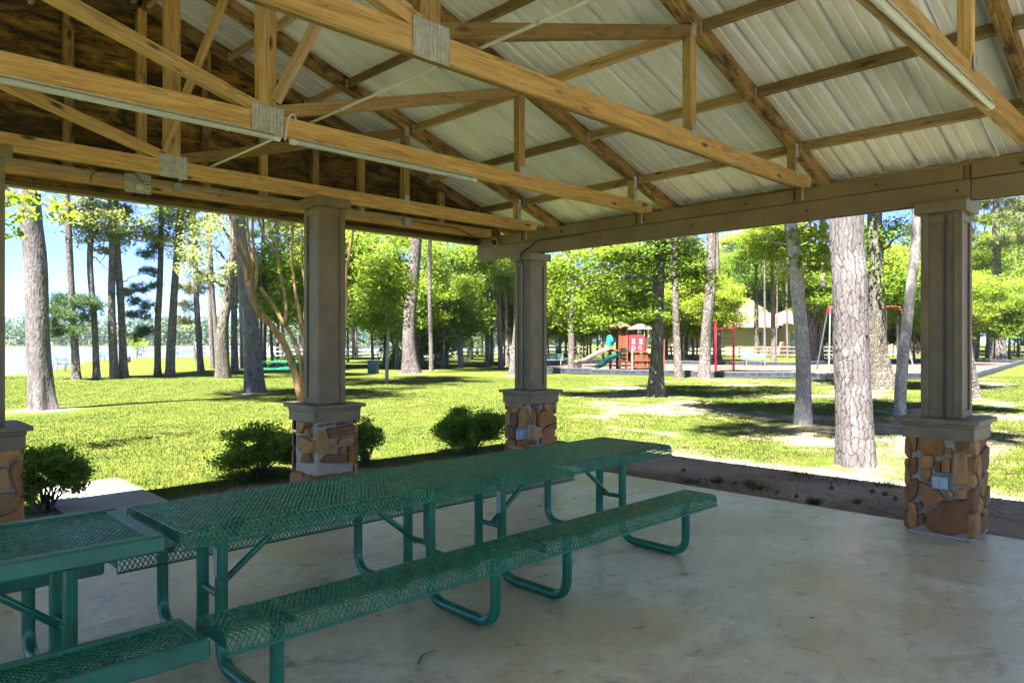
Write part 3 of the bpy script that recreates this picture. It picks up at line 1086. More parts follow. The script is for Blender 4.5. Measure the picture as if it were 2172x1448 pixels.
M['tube'] = plain('frosted_tube', (0.42, 0.45, 0.45), 0.25, var=0.05)
zl = 3.045 - 0.034
yl = TY[1] - 0.055
fixture((-0.12, yl, zl), (2.36, yl, zl), 'long tube light on the middle truss, left of the cable loop')
fixture((2.44, yl, zl), (4.20, yl, zl), 'tube light on the middle truss, running right from the cable loop')
fixture((2.9, TY[3] - 0.055, zl), (5.12, TY[3] - 0.055, zl), 'tube light on the nearest truss at the top right')
cb = MB().tube(bend([(2.40, yl, zl - 0.005), (2.40, yl - 0.02, zl + 0.07), (2.42, yl - 0.02, zl + 0.17), (2.47, yl - 0.01, zl + 0.20), (2.50, yl + 0.03, zl + 0.15)], 0.06, 6), 0.007, 8)
tag(smooth_by_angle(cb.build('power_cable', M['white_pvc'])), 'white cable loop joining the two tube lights', 'cable')
# conduit that runs across the trusses
cd = thing('conduit', (2.70, 4.0, 3.20), 'pale conduit pipe running across the truss chords', 'conduit')
smooth_by_angle(MB().tube([(2.64, 7.45, 3.20), (2.64, -2.4, 3.20)], 0.010, 10).build('pipe', M['white_pvc'], cd))
for y in (6.3, 5.1, 4.4, 3.3, 2.5, 1.5):
    smooth_by_angle(MB().tube([(2.64, y - 0.012, 3.20), (2.64, y + 0.012, 3.20)], 0.0135, 10).build('coupling', M['grey_pvc'], cd))
# conduit along the gable chord with its boxes
cg = thing('gable_conduit', (2.0, YGAB - 0.07, 3.10), 'thin grey conduit with round boxes along the gable beam', 'conduit')
yg = YGAB - 0.058
smooth_by_angle(MB().tube([(-1.5, yg, 3.155), (2.48, yg, 3.135), (5.6, yg, 3.135)], 0.010, 8).build('pipe', M['grey_pvc'], cg))
smooth_by_angle(MB().tube([(2.62, yg + 0.02, 3.12), (2.62, yg - 0.045, 3.12)], 0.045, 14).build('box', M['grey_pvc'], cg))
smooth_by_angle(MB().tube([(5.42, yg + 0.02, 3.11), (5.42, yg - 0.045, 3.11)], 0.055, 16).build('box', M['grey_pvc'], cg))


def dome_cam(p, label, body, aim=(0, -1, -0.25)):
    p = Vector(p)
    t = thing('security_camera', p, label, 'camera')
    a = Vector(aim).normalized()
    smooth_by_angle(MB().tube([p, p + a * 0.03, p + a * 0.05], [0.06, 0.062, 0.05], 18).build('housing', body, t))
    pts, rr = [], []
    for k in range(6):
        an = k / 5 * math.pi / 2
        pts.append(p + a * (0.048 + 0.04 * math.sin(an)))
        rr.append(max(0.002, 0.043 * math.cos(an)))
    smooth_by_angle(MB().tube(pts, rr, 16).build('dome', M['lens'], t))
    return t


def box_cam(p, label):
    p = Vector(p)
    t = thing('security_camera', p, label, 'camera')
    MB().box(p + Vector((-0.028, 0.011, 0.0)), (0.066, 0.04, 0.055), ch=0.007).build('housing', M['white_pvc'], t)
    for k, (r, m_) in enumerate(((0.031, M['white_pvc']), (0.025, M['grey_pvc']), (0.009, M['lens']))):
        q = p + Vector((0.025, -0.017 - 0.007 * k, -0.008))
        smooth_by_angle(MB().tube([q, q + Vector((0, -0.012, -0.003))], r, 18).build('lens_ring' if k < 2 else 'lens', m_, t))
    smooth_by_angle(MB().tube([p + Vector((0.011, -0.007, 0.028)), p + Vector((0.055, -0.033, 0.028))], 0.0045, 6).build('sunshade', M['black'], t))
    return t


box_cam((2.30, YGAB - 0.075, 3.075), 'white security camera on the gable beam plate')
tag(smooth_by_angle(MB().tube(bend([(2.30, yg - 0.02, 3.12), (2.22, yg - 0.03, 3.20), (2.0, yg - 0.01, 3.19), (1.86, yg - 0.01, 3.15), (1.85, yg, 3.06)], 0.08, 6), 0.005, 6).build('camera_cable', M['black'])),
    'black cable drooping from the white camera', 'cable')
dome_cam((XR - 0.082, 7.18, 2.955), 'dark dome camera on the end of the eave beam', M['grey_pvc'], (-1, -0.3, -0.25))
tag(smooth_by_angle(MB().tube(bend([(XR - 0.09, 7.20, 2.99), (6.5, 7.40, 3.02), (6.3, 7.44, 3.12), (5.45, yg - 0.01, 3.13)], 0.1, 6), 0.006, 6).build('camera_cable', M['black'])),
    'black cable from dome camera to the round box', 'cable')
tag(smooth_by_angle(MB().tube(bend([(XR - 0.085, 5.6, 2.90), (XR - 0.086, 6.40, 2.895), (XR - 0.086, 6.56, 2.80), (XR - 0.21, 6.56, 2.745), (XR - 0.21, 6.56, 2.64), (XR - 0.165, 6.56, 2.60), (XR - 0.165, 6.56, 0.965)], 0.05, 5), 0.009, 8).build('cable_run', M['black'])),
    'black cable run down the corner column', 'cable')
tag(smooth_by_angle(MB().tube(bend([(XR - 0.165, 1.70, 2.62), (XR - 0.160, 1.71, 2.4), (XR - 0.160, 1.715, 0.965)], 0.05, 5), 0.010, 8).build('cable_run', M['black'])),
    'black cable run down the column beside the big pine', 'cable')
g_ = MB()
for k in range(9):
    pass
sp = []
for k in range(7):
    an = -math.pi / 2 + math.pi * k / 6
    sp.append((0.035 * math.sin(an), max(0.003, 0.035 * math.cos(an))))
gl = thing('globe_light', (XR - 0.05, 7.02, ZB), 'white globe light hanging under the eave beam end', 'light')
smooth_by_angle(MB().tube([Vector((XR, 6.95, ZB - 0.045 + h)) for h, r in sp], [r for h, r in sp], 14).build('globe', M['white_pvc'], gl))
smooth_by_angle(MB().tube([(XR, 6.95, ZB - 0.02), (XR, 6.95, ZB + 0.004)], 0.022, 12).build('holder', M['grey_pvc'], gl))


def outlet(face_x, y0, y1, z0, z1, label):
    t = thing('outlet_box', (face_x, (y0 + y1) / 2, (z0 + z1) / 2), label, 'outlet')
    c = Vector((face_x - 0.02, (y0 + y1) / 2, (z0 + z1) / 2))
    w, h = abs(y1 - y0), abs(z1 - z0)
    MB().box(c, (0.06, w, h), ch=0.004).build('box', M['grey_pvc'], t)
    for s in (-1, 1):
        MB().box(c + Vector((-0.034, s * w * 0.23, 0)), (0.012, w * 0.40, h * 0.86), ch=0.004).build('flap_cover', M['outlet'], t)
    for s in (-1, 1):
        MB().box(c + Vector((-0.036, s * w * 0.2, h * 0.44)), (0.012, 0.008, 0.008)).build('hinge', M['black'], t)
    return t


M['outlet'] = plain('pale_blue_cover', (0.34, 0.39, 0.45), 0.4, var=0.06)
a, b2 = on_X(1980, 1005, XR - HB), on_X(2014, 1037, XR - HB)
outlet(XR - HB - 0.01, a[0], b2[0], b2[1], a[1], 'pale grey outlet box on stone base of column beside big pine')
a, b2 = on_X(1101, 908, XR - HB), on_X(1117, 931, XR - HB)
outlet(XR - HB - 0.01, a[0], b2[0], b2[1], a[1], 'pale grey outlet box on stone base of the corner column')


# ------------------------------------------------------------------ picnic tables
def mesh_sheet(L, prof, a, b_, t=0.0052, zofs=0.0):
    """expanded-metal sheet: diamonds a (along X) by b_ (across) laid over a bent profile [(y, z)]"""
    pr = np.array(prof, float)
    seg = np.hypot(*np.diff(pr, axis=0).T)
    cum = np.concatenate([[0], np.cumsum(seg)])
    tot = cum[-1]
    nb = int(round(tot / b_))
    b_ = tot / nb
    na = int(round(L / a))
    a = L / na

    def pos(x, s):
        s = np.clip(s, 0, tot)
        return np.stack([x, np.interp(s, cum, pr[:, 0]), np.interp(s, cum, pr[:, 1])], -1)

    def nrm(s):
        e = 0.004
        p, q = pos(s * 0, s - e), pos(s * 0, s + e)
        tt = q - p
        n = np.stack([np.zeros_like(s), -tt[:, 2], tt[:, 1]], -1)
        return n / np.linalg.norm(n, axis=1)[:, None]

    i, j = np.meshgrid(np.arange(na), np.arange(nb), indexing='ij')
    cxn, csn = (i + 0.5).ravel() * a, (j + 0.5).ravel() * b_
    A_, B__, Sm = [], [], []
    for du in (-0.5, 0.5):
        for dv in (-0.5, 0.5):
            # each strand in two pieces with a knuckle, as stretched sheet has
            x1, s1 = cxn + du * a, csn + dv * b_
            A_.append(pos(cxn, csn)); B__.append(pos(x1, s1)); Sm.append((csn + s1) / 2)
    A_, B__, Sm = np.concatenate(A_), np.concatenate(B__), np.concatenate(Sm)
    n = nrm(Sm)
    d = B__ - A_
    d /= np.linalg.norm(d, axis=1)[:, None]
    w = np.cross(n, d)
    w /= np.linalg.norm(w, axis=1)[:, None]
    hw, hn = t / 2, t * 0.62
    ext = d * 0.002
    vs = np.stack([A_ - ext + w * hw + n * hn, A_ - ext - w * hw + n * hn, A_ - ext - w * hw - n * hn, A_ - ext + w * hw - n * hn,
                   B__ + ext + w * hw + n * hn, B__ + ext - w * hw + n * hn, B__ + ext - w * hw - n * hn, B__ + ext + w * hw - n * hn], 1)
    m_ = len(A_)
    base = np.arange(m_)[:, None, None] * 8
    q = np.array([[0, 4, 5, 1], [1, 5, 6, 2], [2, 6, 7, 3], [3, 7, 4, 0]])[None]
    fs = (base + q).reshape(-1, 4)
    vs = vs.reshape(-1, 3)
    vs[:, 2] += zofs
    vs[:, 0] -= L / 2
    return vs, fs


def roll_profile(half, drop, r, n=7):
    pts = [(-half, -drop)]
    for k in range(n + 1):
        an = math.pi - (math.pi / 2) * k / n
        pts.append((-half + r + r * math.cos(an), -r + r * math.sin(an)))
    for k in range(n + 1):
        an = math.pi / 2 - (math.pi / 2) * k / n
        pts.append((half - r + r * math.cos(an), -r + r * math.sin(an)))
    pts.append((half, -drop))
    return pts


def end_plate(x, prof, h, t=0.006):
    """solid flange that closes the end of a rolled sheet"""
    vs, fs = [], []
    for dx in (-t / 2, t / 2):
        for (y, z) in prof:
            vs.append((x + dx, y, z + 0.003))
        for (y, z) in prof:
            vs.append((x + dx, y * 0.985, max(-h, min(z - 0.012, -h if abs(y) < abs(prof[0][0]) * 0.93 else z - 0.006))))
    n = len(prof)
    for o in (0, 2 * n):
        for i in range(n - 1):
            q = (o + i, o + i + 1, o + n + i + 1, o + n + i)
            fs.append(q)
    for i in range(n - 1):
        fs.append((i, i + 1, 2 * n + i + 1, 2 * n + i))
        fs.append((n + i, n + i + 1, 3 * n + i + 1, 3 * n + i))
    return vs, fs


def picnic_table(loc, L, rolled=True, label=None, group=None, rz=0.0, bench_dx=-0.10):
    t = thing('picnic_table', loc, label, 'picnic table', group)
    X0, Y0 = loc[0], loc[1]
    T_ = lambda mb, name, mat, sm=True: smooth_by_angle(mb.build(name, mat, t, loc=(X0, Y0, 0)))
    off = np.array([X0, Y0, 0])
    parts = [('table_top', L, 0.37, 0.76, 0.0), ('bench', L - 0.06, 0.155, 0.455, -0.69), ('bench', L - 0.06, 0.155, 0.455, 0.69)]
    for nm, LL, half, z, yo in parts:
        bx = X0 + (bench_dx if nm == 'bench' else 0)
        if rolled:
            pr = roll_profile(half, 0.072, 0.04)
            vs, fs = mesh_sheet(LL - 0.02, pr, 0.0255, 0.040, 0.0049, 0)
            o = np_mesh(nm, vs + np.array([bx, Y0 + yo, z]), fs, M['green'], t, loc=(bx, Y0 + yo, z))
            for sx in (-1, 1):
                v_, f_ = end_plate(sx * LL / 2, pr, 0.05)
                mb = MB()
                mb.add([(p[0] + bx, p[1] + Y0 + yo, p[2] + z) for p in v_], f_)
                mb.build('end_flange', M['green_frame'], o, loc=(bx, Y0 + yo, z))
            for sy in (-1, 1):
                mb = MB()
                mb.tube([(bx - LL / 2, Y0 + yo + sy * half, z - 0.074), (bx + LL / 2, Y0 + yo + sy * half, z - 0.074)], 0.0065, 8)
                mb.build('edge_rod', M['green_frame'], o, loc=(bx, Y0 + yo, z))
        else:
            rim = 0.062 if nm == 'table_top' else 0.042
            hgt = 0.075
            pr = [(-half + rim, 0.0), (half - rim, 0.0)]
            vs, fs = mesh_sheet(LL - 2 * rim, pr, 0.0255, 0.040, 0.0049, 0)
            o = np_mesh(nm, vs + np.array([bx, Y0 + yo, z - 0.012]), fs, M['green'], t, loc=(bx, Y0 + yo, z))
            mb = MB()
            for sy in (-1, 1):
                mb.box((bx, Y0 + yo + sy * (half - rim / 2), z - hgt / 2), (LL, rim, hgt), ch=0.010)
            for sx in (-1, 1):
                mb.box((bx + sx * (LL / 2 - rim / 2), Y0 + yo, z - hgt / 2 - 0.0015), (rim - 0.003, 2 * half - 2 * rim + 0.004, hgt - 0.005), ch=0.006)
            smooth_by_angle(mb.build('rim_frame', M['green_worn'], o, loc=(bx, Y0 + yo, z)), 30)
    # legs: one bent tube per side and end, from the top down, along the floor and up to the bench
    for sx in (-1, 1):
        lx = X0 + sx * (L / 2 - 0.255) - (0.05 if sx > 0 else -0.02)
        for sy in (-1, 1):
            lean = -sy * 0.0
            pts = bend([(lx, Y0 + sy * 0.115, 0.745), (lx, Y0 + sy * 0.115, 0.031), (lx, Y0 + sy * 0.69, 0.031), (lx, Y0 + sy * 0.69, 0.44)], 0.13, 7)
            T_(MB().tube(pts, 0.030, 14), 'leg', M['green_frame'])
        mb = MB().box((lx, Y0, 0.742), (0.045, 0.66, 0.012)).box((lx, Y0, 0.715), (0.012, 0.60, 0.045))
        T_(mb, 'cross_bar', M['green_frame'])
        for sy in (-1, 1):
            T_(MB().box((lx, Y0 + sy * 0.69, 0.435), (0.045, 0.27, 0.012)), 'seat_bracket', M['green_frame'])
        T_(MB().tube([(lx - sx * 0.02, Y0, 0.36), (X0 + sx * 0.14, Y0, 0.735)], 0.017, 10), 'brace', M['green_frame'])
        T_(MB().tube([(lx, Y0 - 0.115, 0.36), (lx, Y0 + 0.115, 0.36)], 0.017, 10), 'stretcher', M['green_frame'])
        if sx < 0:
            T_(MB().box((lx - 0.031, Y0 - 0.115, 0.53), (0.003, 0.036, 0.14)), 'sticker', M['grey_pvc'])
    return t


M['green_worn'] = coated('worn_green_rim', (0.012, 0.14, 0.09), 0.34, 0.35)
tabY = 3.56
picnic_table((2.065, tabY, 0), 1.85, True, 'green mesh picnic table in the middle of the row of three', 'picnic tables in a row', bench_dx=-0.03)
t_right = picnic_table((3.955, tabY, 0), 1.90, True, 'green mesh picnic table nearest the corner column', 'picnic tables in a row')
t_left = picnic_table((0.175, tabY + 0.03, -0.015), 1.83, False, 'green picnic table with a flat solid rim at the left edge', 'picnic tables in a row', bench_dx=0.03)

# ------------------------------------------------------------------ ground, lake
shore_px = [(0, 796), (58, 792), (116, 785), (186, 768), (220, 762), (270, 759.5), (323, 757), (450, 755.5), (600, 751), (850, 748), (1100, 746)]
shore = [gp(u, v) for u, v in shore_px]
lake_poly = [(-160, 10), (-70, 16), (-30, 24), (-10, 32), (0, 37.5)] + [(p.x, p.y) for p in shore]
e1 = pd(1230, 745, 190); e2 = pd(1240, 735, 330); e3 = pd(1100, 734, 405)
lake_poly += [(e1.x, e1.y), (e2.x, e2.y), (e3.x, e3.y)]
for u in (800, 500, 200, -100, -500, -1100):
    q = pd(u, 734, 402)
    lake_poly.append((q.x, q.y))
lake_poly += [(-620, 260), (-500, 20)]
LP = np.array(lake_poly)


def lake_sd(P):
    """signed distance to the shore, positive inside the lake"""
    inside = np.zeros(len(P), bool)
    dist = np.full(len(P), 1e9)
    for i in range(len(LP)):
        a, b_ = LP[i], LP[(i + 1) % len(LP)]
        cond = ((a[1] > P[:, 1]) != (b_[1] > P[:, 1]))
        xi = (b_[0] - a[0]) * (P[:, 1] - a[1]) / (b_[1] - a[1] + 1e-12) + a[0]
        inside ^= cond & (P[:, 0] < xi)
        ab = b_ - a
        t = np.clip(((P - a) @ ab) / (ab @ ab), 0, 1)
        dist = np.minimum(dist, np.linalg.norm(P - (a + t[:, None] * ab), axis=1))
    return np.where(inside, dist, -dist)


TREE_BASES = []     # filled by the trees below: (x, y, radius of bare soil)
play_px = [(1120, 790), (1300, 795), (1530, 800), (1700, 803), (1870, 805), (2071, 803), (2172, 771), (2040, 768), (1840, 769), (1690, 776), (1505, 774), (1300, 771), (1150, 775)]
play_poly = [gp(u, v) for u, v in play_px]


def axis(lo, hi, fine0, fine1, step, grow=1.12):
    a = list(np.arange(fine0, fine1, step))
    s, x = step, fine1
    while x < hi:
        a.append(x); s *= grow; x += s
    s, x = step, fine0 - step
    left = []
    while x > lo:
        left.append(x); s *= grow; x -= s
    return np.array(left[::-1] + a)


def value_noise(x, y, sc, seed=0):
    xi, yi = np.floor(x / sc).astype(int), np.floor(y / sc).astype(int)
    fx, fy = x / sc - xi, y / sc - yi
    fx, fy = fx * fx * (3 - 2 * fx), fy * fy * (3 - 2 * fy)
    h = lambda a, b_: (np.sin(a * 127.1 + b_ * 311.7 + seed * 74.7) * 43758.5453) % 1.0
    return (h(xi, yi) * (1 - fx) + h(xi + 1, yi) * fx) * (1 - fy) + (h(xi, yi + 1) * (1 - fx) + h(xi + 1, yi + 1) * fx) * fy


def dirt_amount(x, y):
    """bare, sandy soil: under the eaves, round the trunks, thin lawn towards the playground"""
    d = x * FW[0] + y * FW[1]
    u = (x * RT[0] + y * RT[1]) / np.maximum(d, 0.5) * FPX + CX
    m_ = np.zeros_like(x)
    n1 = value_noise(x, y, 1.7, 1) * 0.6 + value_noise(x, y, 0.6, 2) * 0.4
    side = np.clip(1.3 - np.abs(x - 7.75) / 1.45, 0, 1.1) * (y < 7.6) * (x > 6.8)
    m_ = np.maximum(m_, side * (0.75 + 0.5 * n1))
    right = np.clip((u - 1080) / 220, 0, 1) * np.clip((38 - d) / 10, 0, 1)
    m_ = np.maximum(m_, right * (n1 * 0.92 - 0.22))
    m_ = np.maximum(m_, (n1 - 0.62) * 0.8)
    gab = np.clip(1.0 - np.abs(y - 7.55) / 0.7, 0, 1) * ((x < 1.7) | (x > 2.65)) * (x < 7.5)
    m_ = np.maximum(m_, gab * 0.7)
    for (tx, ty, r) in TREE_BASES:
        rr = np.hypot(x - tx, y - ty)
        m_ = np.maximum(m_, np.clip(1.1 - rr / (r * (0.6 + 0.8 * n1)), 0, 1) * (0.25 + 0.65 * n1))
    return m_


# ------------------------------------------------------------------ trees
def resample(pts, n):
    """smooth curve through the points"""
    P = [Vector(p) for p in pts]
    P = [P[0] * 2 - P[1]] + P + [P[-1] * 2 - P[-2]]
    out = []
    segs = len(P) - 3
    for k in range(n + 1):
        t = k / n * segs
        i = min(int(t), segs - 1)
        t -= i
        a, b_, c, d = P[i], P[i + 1], P[i + 2], P[i + 3]
        out.append(0.5 * ((2 * b_) + (c - a) * t + (2 * a - 5 * b_ + 4 * c - d) * t * t + (3 * b_ - a - 3 * c + d) * t ** 3))
    return out


PLATE = []


def trunk_mesh(path, r0, r1, seg=16, nring=28, flare=0.5, lump=0.05, rnd=random, relief=None, roots=5):
    """tapered trunk with a root flare; relief=(plate width, plate length, depth) carves bark plates as real geometry"""
    pts = resample(path, nring)
    L = sum((pts[i + 1] - pts[i]).length for i in range(nring))
    acc, ref = 0.0, Vector((1, 0, 0))
    ph = [rnd.uniform(0, 6.28) for _ in range(6)]
    vs = []
    ang = np.arange(seg) / seg * 2 * math.pi
    for i, p in enumerate(pts):
        if i: acc += (pts[i] - pts[i - 1]).length
        t = (pts[min(i + 1, nring)] - pts[max(i - 1, 0)]).normalized()
        a = (ref - t * ref.dot(t)).normalized()
        b_ = t.cross(a)
        ref = a
        r = r0 + (r1 - r0) * (acc / L) ** 0.85
        fl = flare * math.exp(-acc / (r0 * 2.2))
        rad = r * (1 + lump * np.sin(2 * ang + ph[0] + acc * 0.9) + lump * 0.6 * np.sin(3 * ang + ph[1] - acc * 1.7) + 0.35 * lump * np.sin(7 * ang + ph[3] + acc * 3))
        rad = rad + r0 * fl * (0.55 + 0.45 * np.sin(roots * ang + ph[2]))
        if relief is not None:
            dr, ed = relief(ang * r0, np.full(seg, acc))
            rad = rad + dr
            PLATE.append(ed)
        for k in range(seg):
            q = p + (a * math.cos(ang[k]) + b_ * math.sin(ang[k])) * rad[k]
            vs.append((q.x, q.y, q.z))
    i, k = np.meshgrid(np.arange(nring), np.arange(seg), indexing='ij')
    k2 = (k + 1) % seg
    fs = np.stack([i * seg + k, i * seg + k2, (i + 1) * seg + k2, (i + 1) * seg + k], -1).reshape(-1, 4)
    return np.array(vs), fs


def plate_relief(circ, w, l, depth, seed):
    """cellular bark plates on the unrolled trunk, seamless round it"""
    rng = np.random.default_rng(seed)
    n = max(3, int(round(circ / w)))
    w = circ / n
    jit = {}

    def f(a, h):
        a = a + 0.008 * np.sin(h * 13 + np.sin(h * 7) * 2 + 3 * np.sin(a * 4)) + 0.005 * np.sin(h * 57 + 9 * np.sin(a * 9)) + 0.004 * np.sin(h * 143)
        h2 = h + 0.03 * np.sin(a * 21) + 0.014 * np.sin(a * 67 + h * 5) + 0.006 * np.sin(a * 171)
        ia, ih = np.floor(a / w).astype(int), np.floor(h2 / l).astype(int)
        d1 = np.full(a.shape, 9.0)
        d2 = np.full(a.shape, 9.0)
        lev = np.zeros(a.shape)
        x1, y1, x2, y2 = (np.zeros(a.shape) for _ in range(4))
        for da in (-1, 0, 1):
            for dh in (-1, 0, 1):
                ca, chh = ia + da, ih + dh
                cam_ = ca % n
                hx = (np.sin(cam_ * 12.9898 + chh * 78.233 + seed) * 43758.5453) % 1
                hy = (np.sin(cam_ * 39.346 + chh * 11.135 + seed * 2) * 24634.63) % 1
                px, py = (ca + 0.5 + (hx - 0.5) * 0.95), (chh + 0.5 + (hy - 0.5) * 1.0)
                dd = np.hypot((a / w - px), (h2 / l - py))
                n1_ = dd < d1
                n2_ = ~n1_ & (dd < d2)
                x2, y2 = np.where(n1_, x1, np.where(n2_, px, x2)), np.where(n1_, y1, np.where(n2_, py, y2))
                d2 = np.where(n1_, d1, np.where(n2_, dd, d2))
                x1, y1, lev = np.where(n1_, px, x1), np.where(n1_, py, y1), np.where(n1_, hx, lev)
                d1 = np.where(n1_, dd, d1)
        upright = np.abs(x1 - x2) / (np.abs(x1 - x2) + np.abs(y1 - y2) + 1e-6)
        wid = 0.05 + 0.20 * upright * (0.6 + 0.8 * np.abs(np.sin(h * 3.1 + a * 17)))
        edge = np.clip((d2 - d1) / wid - 0.3 * np.abs(np.sin(a * 210 + h * 90) * np.sin(h * 130 - a * 60)), 0, 1)
        edge = np.maximum(edge, (1 - upright) * 0.55)
        lv = 0.72 + 0.28 * lev
        return depth * (edge ** 0.5 * (0.8 + 0.4 * lev) - 0.8), edge ** 0.6 * lv
    return f


def clump_points(blobs, n, rng, sub=26, tight=0.30):
    """leaf positions: each blob (centre, radii) is filled with smaller clumps, more of them near its skin"""
    vol = np.array([b_[1][0] * b_[1][1] * b_[1][2] for b_ in blobs]) ** 0.67
    cnt = (vol / vol.sum() * n).astype(int) + 1
    P, V = [], []
    for (c, r), k in zip(blobs, cnt):
        d = rng.normal(size=(sub, 3))
        d /= np.linalg.norm(d, axis=1)[:, None]
        rad = rng.uniform(0.25, 1.0, size=(sub, 1)) ** 0.5
        cc = d * rad
        wsub = rng.uniform(0.4, 1.4, size=sub)
        idx = rng.choice(sub, size=k, p=wsub / wsub.sum())
        q = cc[idx] + rng.normal(size=(k, 3)) * tight * np.array([1.15, 1.15, 0.7])
        P.append(np.array(c)[None] + q * np.array(r)[None])
        V.append(0.22 * rng.normal(size=sub)[idx])
    return np.concatenate(P), np.concatenate(V)


def leaf_quads(P, V, size, rng, aspect=0.55, flat=0.6, droop=0.0):
    n = len(P)
    nr = rng.normal(size=(n, 3))
    nr /= np.linalg.norm(nr, axis=1)[:, None]
    nr[:, 2] = np.abs(nr[:, 2]) + flat
    nr /= np.linalg.norm(nr, axis=1)[:, None]
    t = rng.normal(size=(n, 3))
    t[:, 2] -= droop
    t -= nr * np.sum(t * nr, 1)[:, None]
    t /= np.linalg.norm(t, axis=1)[:, None]
    b_ = np.cross(nr, t)
    L = size * rng.uniform(0.6, 1.35, size=(n, 1))
    W = L * aspect * rng.uniform(0.75, 1.25, size=(n, 1))
    vs = np.stack([P - t * L / 2, P + b_ * W / 2 - t * L * 0.08, P + t * L / 2, P - b_ * W / 2 - t * L * 0.08], 1).reshape(-1, 3)
    fs = np.arange(n * 4).reshape(-1, 4)
    var = np.clip(0.5 + V + 0.2 * rng.normal(size=n), 0, 1)
    return vs, fs, var


def needle_tufts(P, V, rng, per=12, length=0.20, width=0.016):
    n = len(P)
    axis_ = rng.normal(size=(n, 3))
    axis_[:, 2] = np.abs(axis_[:, 2]) * 0.7 + 0.25
    axis_ /= np.linalg.norm(axis_, axis=1)[:, None]
    Pn = np.repeat(P, per, 0)
    an = np.repeat(axis_, per, 0)
    d = an * 0.55 + rng.normal(size=(n * per, 3)) * 0.62
    d /= np.linalg.norm(d, axis=1)[:, None]
    L = length * rng.uniform(0.7, 1.2, size=(n * per, 1))
    w = np.cross(d, rng.normal(size=(n * per, 3)))
    w /= np.linalg.norm(w, axis=1)[:, None]
    w *= width * 0.5
    vs = np.stack([Pn - w, Pn + w, Pn + d * L + w * 0.4, Pn + d * L - w * 0.4], 1).reshape(-1, 3)
    fs = np.arange(n * per * 4).reshape(-1, 4)
    var = np.clip(np.repeat(0.5 + V, per) + 0.18 * rng.normal(size=n * per), 0, 1)
    return vs, fs, var


def limb(mb, a, b_, r0, r1, rnd, wob=0.08, n=7):
    a, b_ = Vector(a), Vector(b_)
    L = (b_ - a).length
    pts, rr = [], []
    for k in range(n + 1):
        t = k / n
        p = a.lerp(b_, t)
        if 0 < k < n:
            p += Vector((rnd.gauss(0, 1), rnd.gauss(0, 1), rnd.gauss(0, 0.7))) * wob * L * 0.35
        p.z += 0.10 * L * math.sin(t * math.pi) * 0.6
        pts.append(p)
        rr.append(r0 + (r1 - r0) * t)
    mb.tube(pts, rr, 6, caps=False)


# shared crowns -------------------------------------------------------------
rngA = np.random.default_rng(21)
PROTO = {}


def proto_mesh(key, vs, fs, var, mat):
    o = np_mesh(key, vs, fs, mat, None, var)
    me = o.data
    bpy.data.objects.remove(o)
    PROTO[key] = me
    return me


# high pine crowns: whorls of boughs carrying needle tufts
for key, seed, mat in (('pine_crown_a', 31, 'needle'), ('pine_crown_b', 32, 'needle_light')):
    rg = np.random.default_rng(seed)
    bl = []
    for k in range(26):
        h = rg.uniform(-2.6, 2.8)
        rad = rg.uniform(0.3, 1.0) * (2.5 - 0.28 * abs(h + 0.6))
        an = rg.uniform(0, 6.28)
        bl.append(((rad * math.cos(an), rad * math.sin(an), h), (rg.uniform(0.5, 1.0), rg.uniform(0.5, 1.0), rg.uniform(0.25, 0.45))))
    P, V = clump_points(bl, 2400, rg, sub=9)
    proto_mesh(key, *needle_tufts(P, V, rg, 9, 0.26, 0.03), M[mat])
# broad crowns
for key, seed, mat, nn in (('broad_crown_a', 41, 'leaf_mid', 18000), ('broad_crown_b', 42, 'leaf_bright', 18000), ('broad_crown_c', 43, 'leaf_oak', 18000)):
    rg = np.random.default_rng(seed)
    bl = []
    for k in range(15):
        d = rg.normal(size=3)
        d /= np.linalg.norm(d)
        q = d * rg.uniform(0.35, 0.95) * np.array([2.6, 2.6, 2.3])
        s = rg.uniform(0.6, 1.25)
        bl.append((tuple(q), (s, s, s * 0.7)))
    P, V = clump_points(bl, nn, rg, sub=18, tight=0.28)
    proto_mesh(key, *leaf_quads(P, V, 0.145, rg, 0.6, 0.5), M[mat])


def mesh_child(name, me, parent, loc, rz=0.0, sc=(1, 1, 1)):
    o = bpy.data.objects.new(name, me)
    o.matrix_basis = Matrix.Translation(Vector(loc)) @ Matrix.Rotation(rz, 4, 'Z') @ Matrix.Diagonal((*sc, 1))
    return link(o, parent)


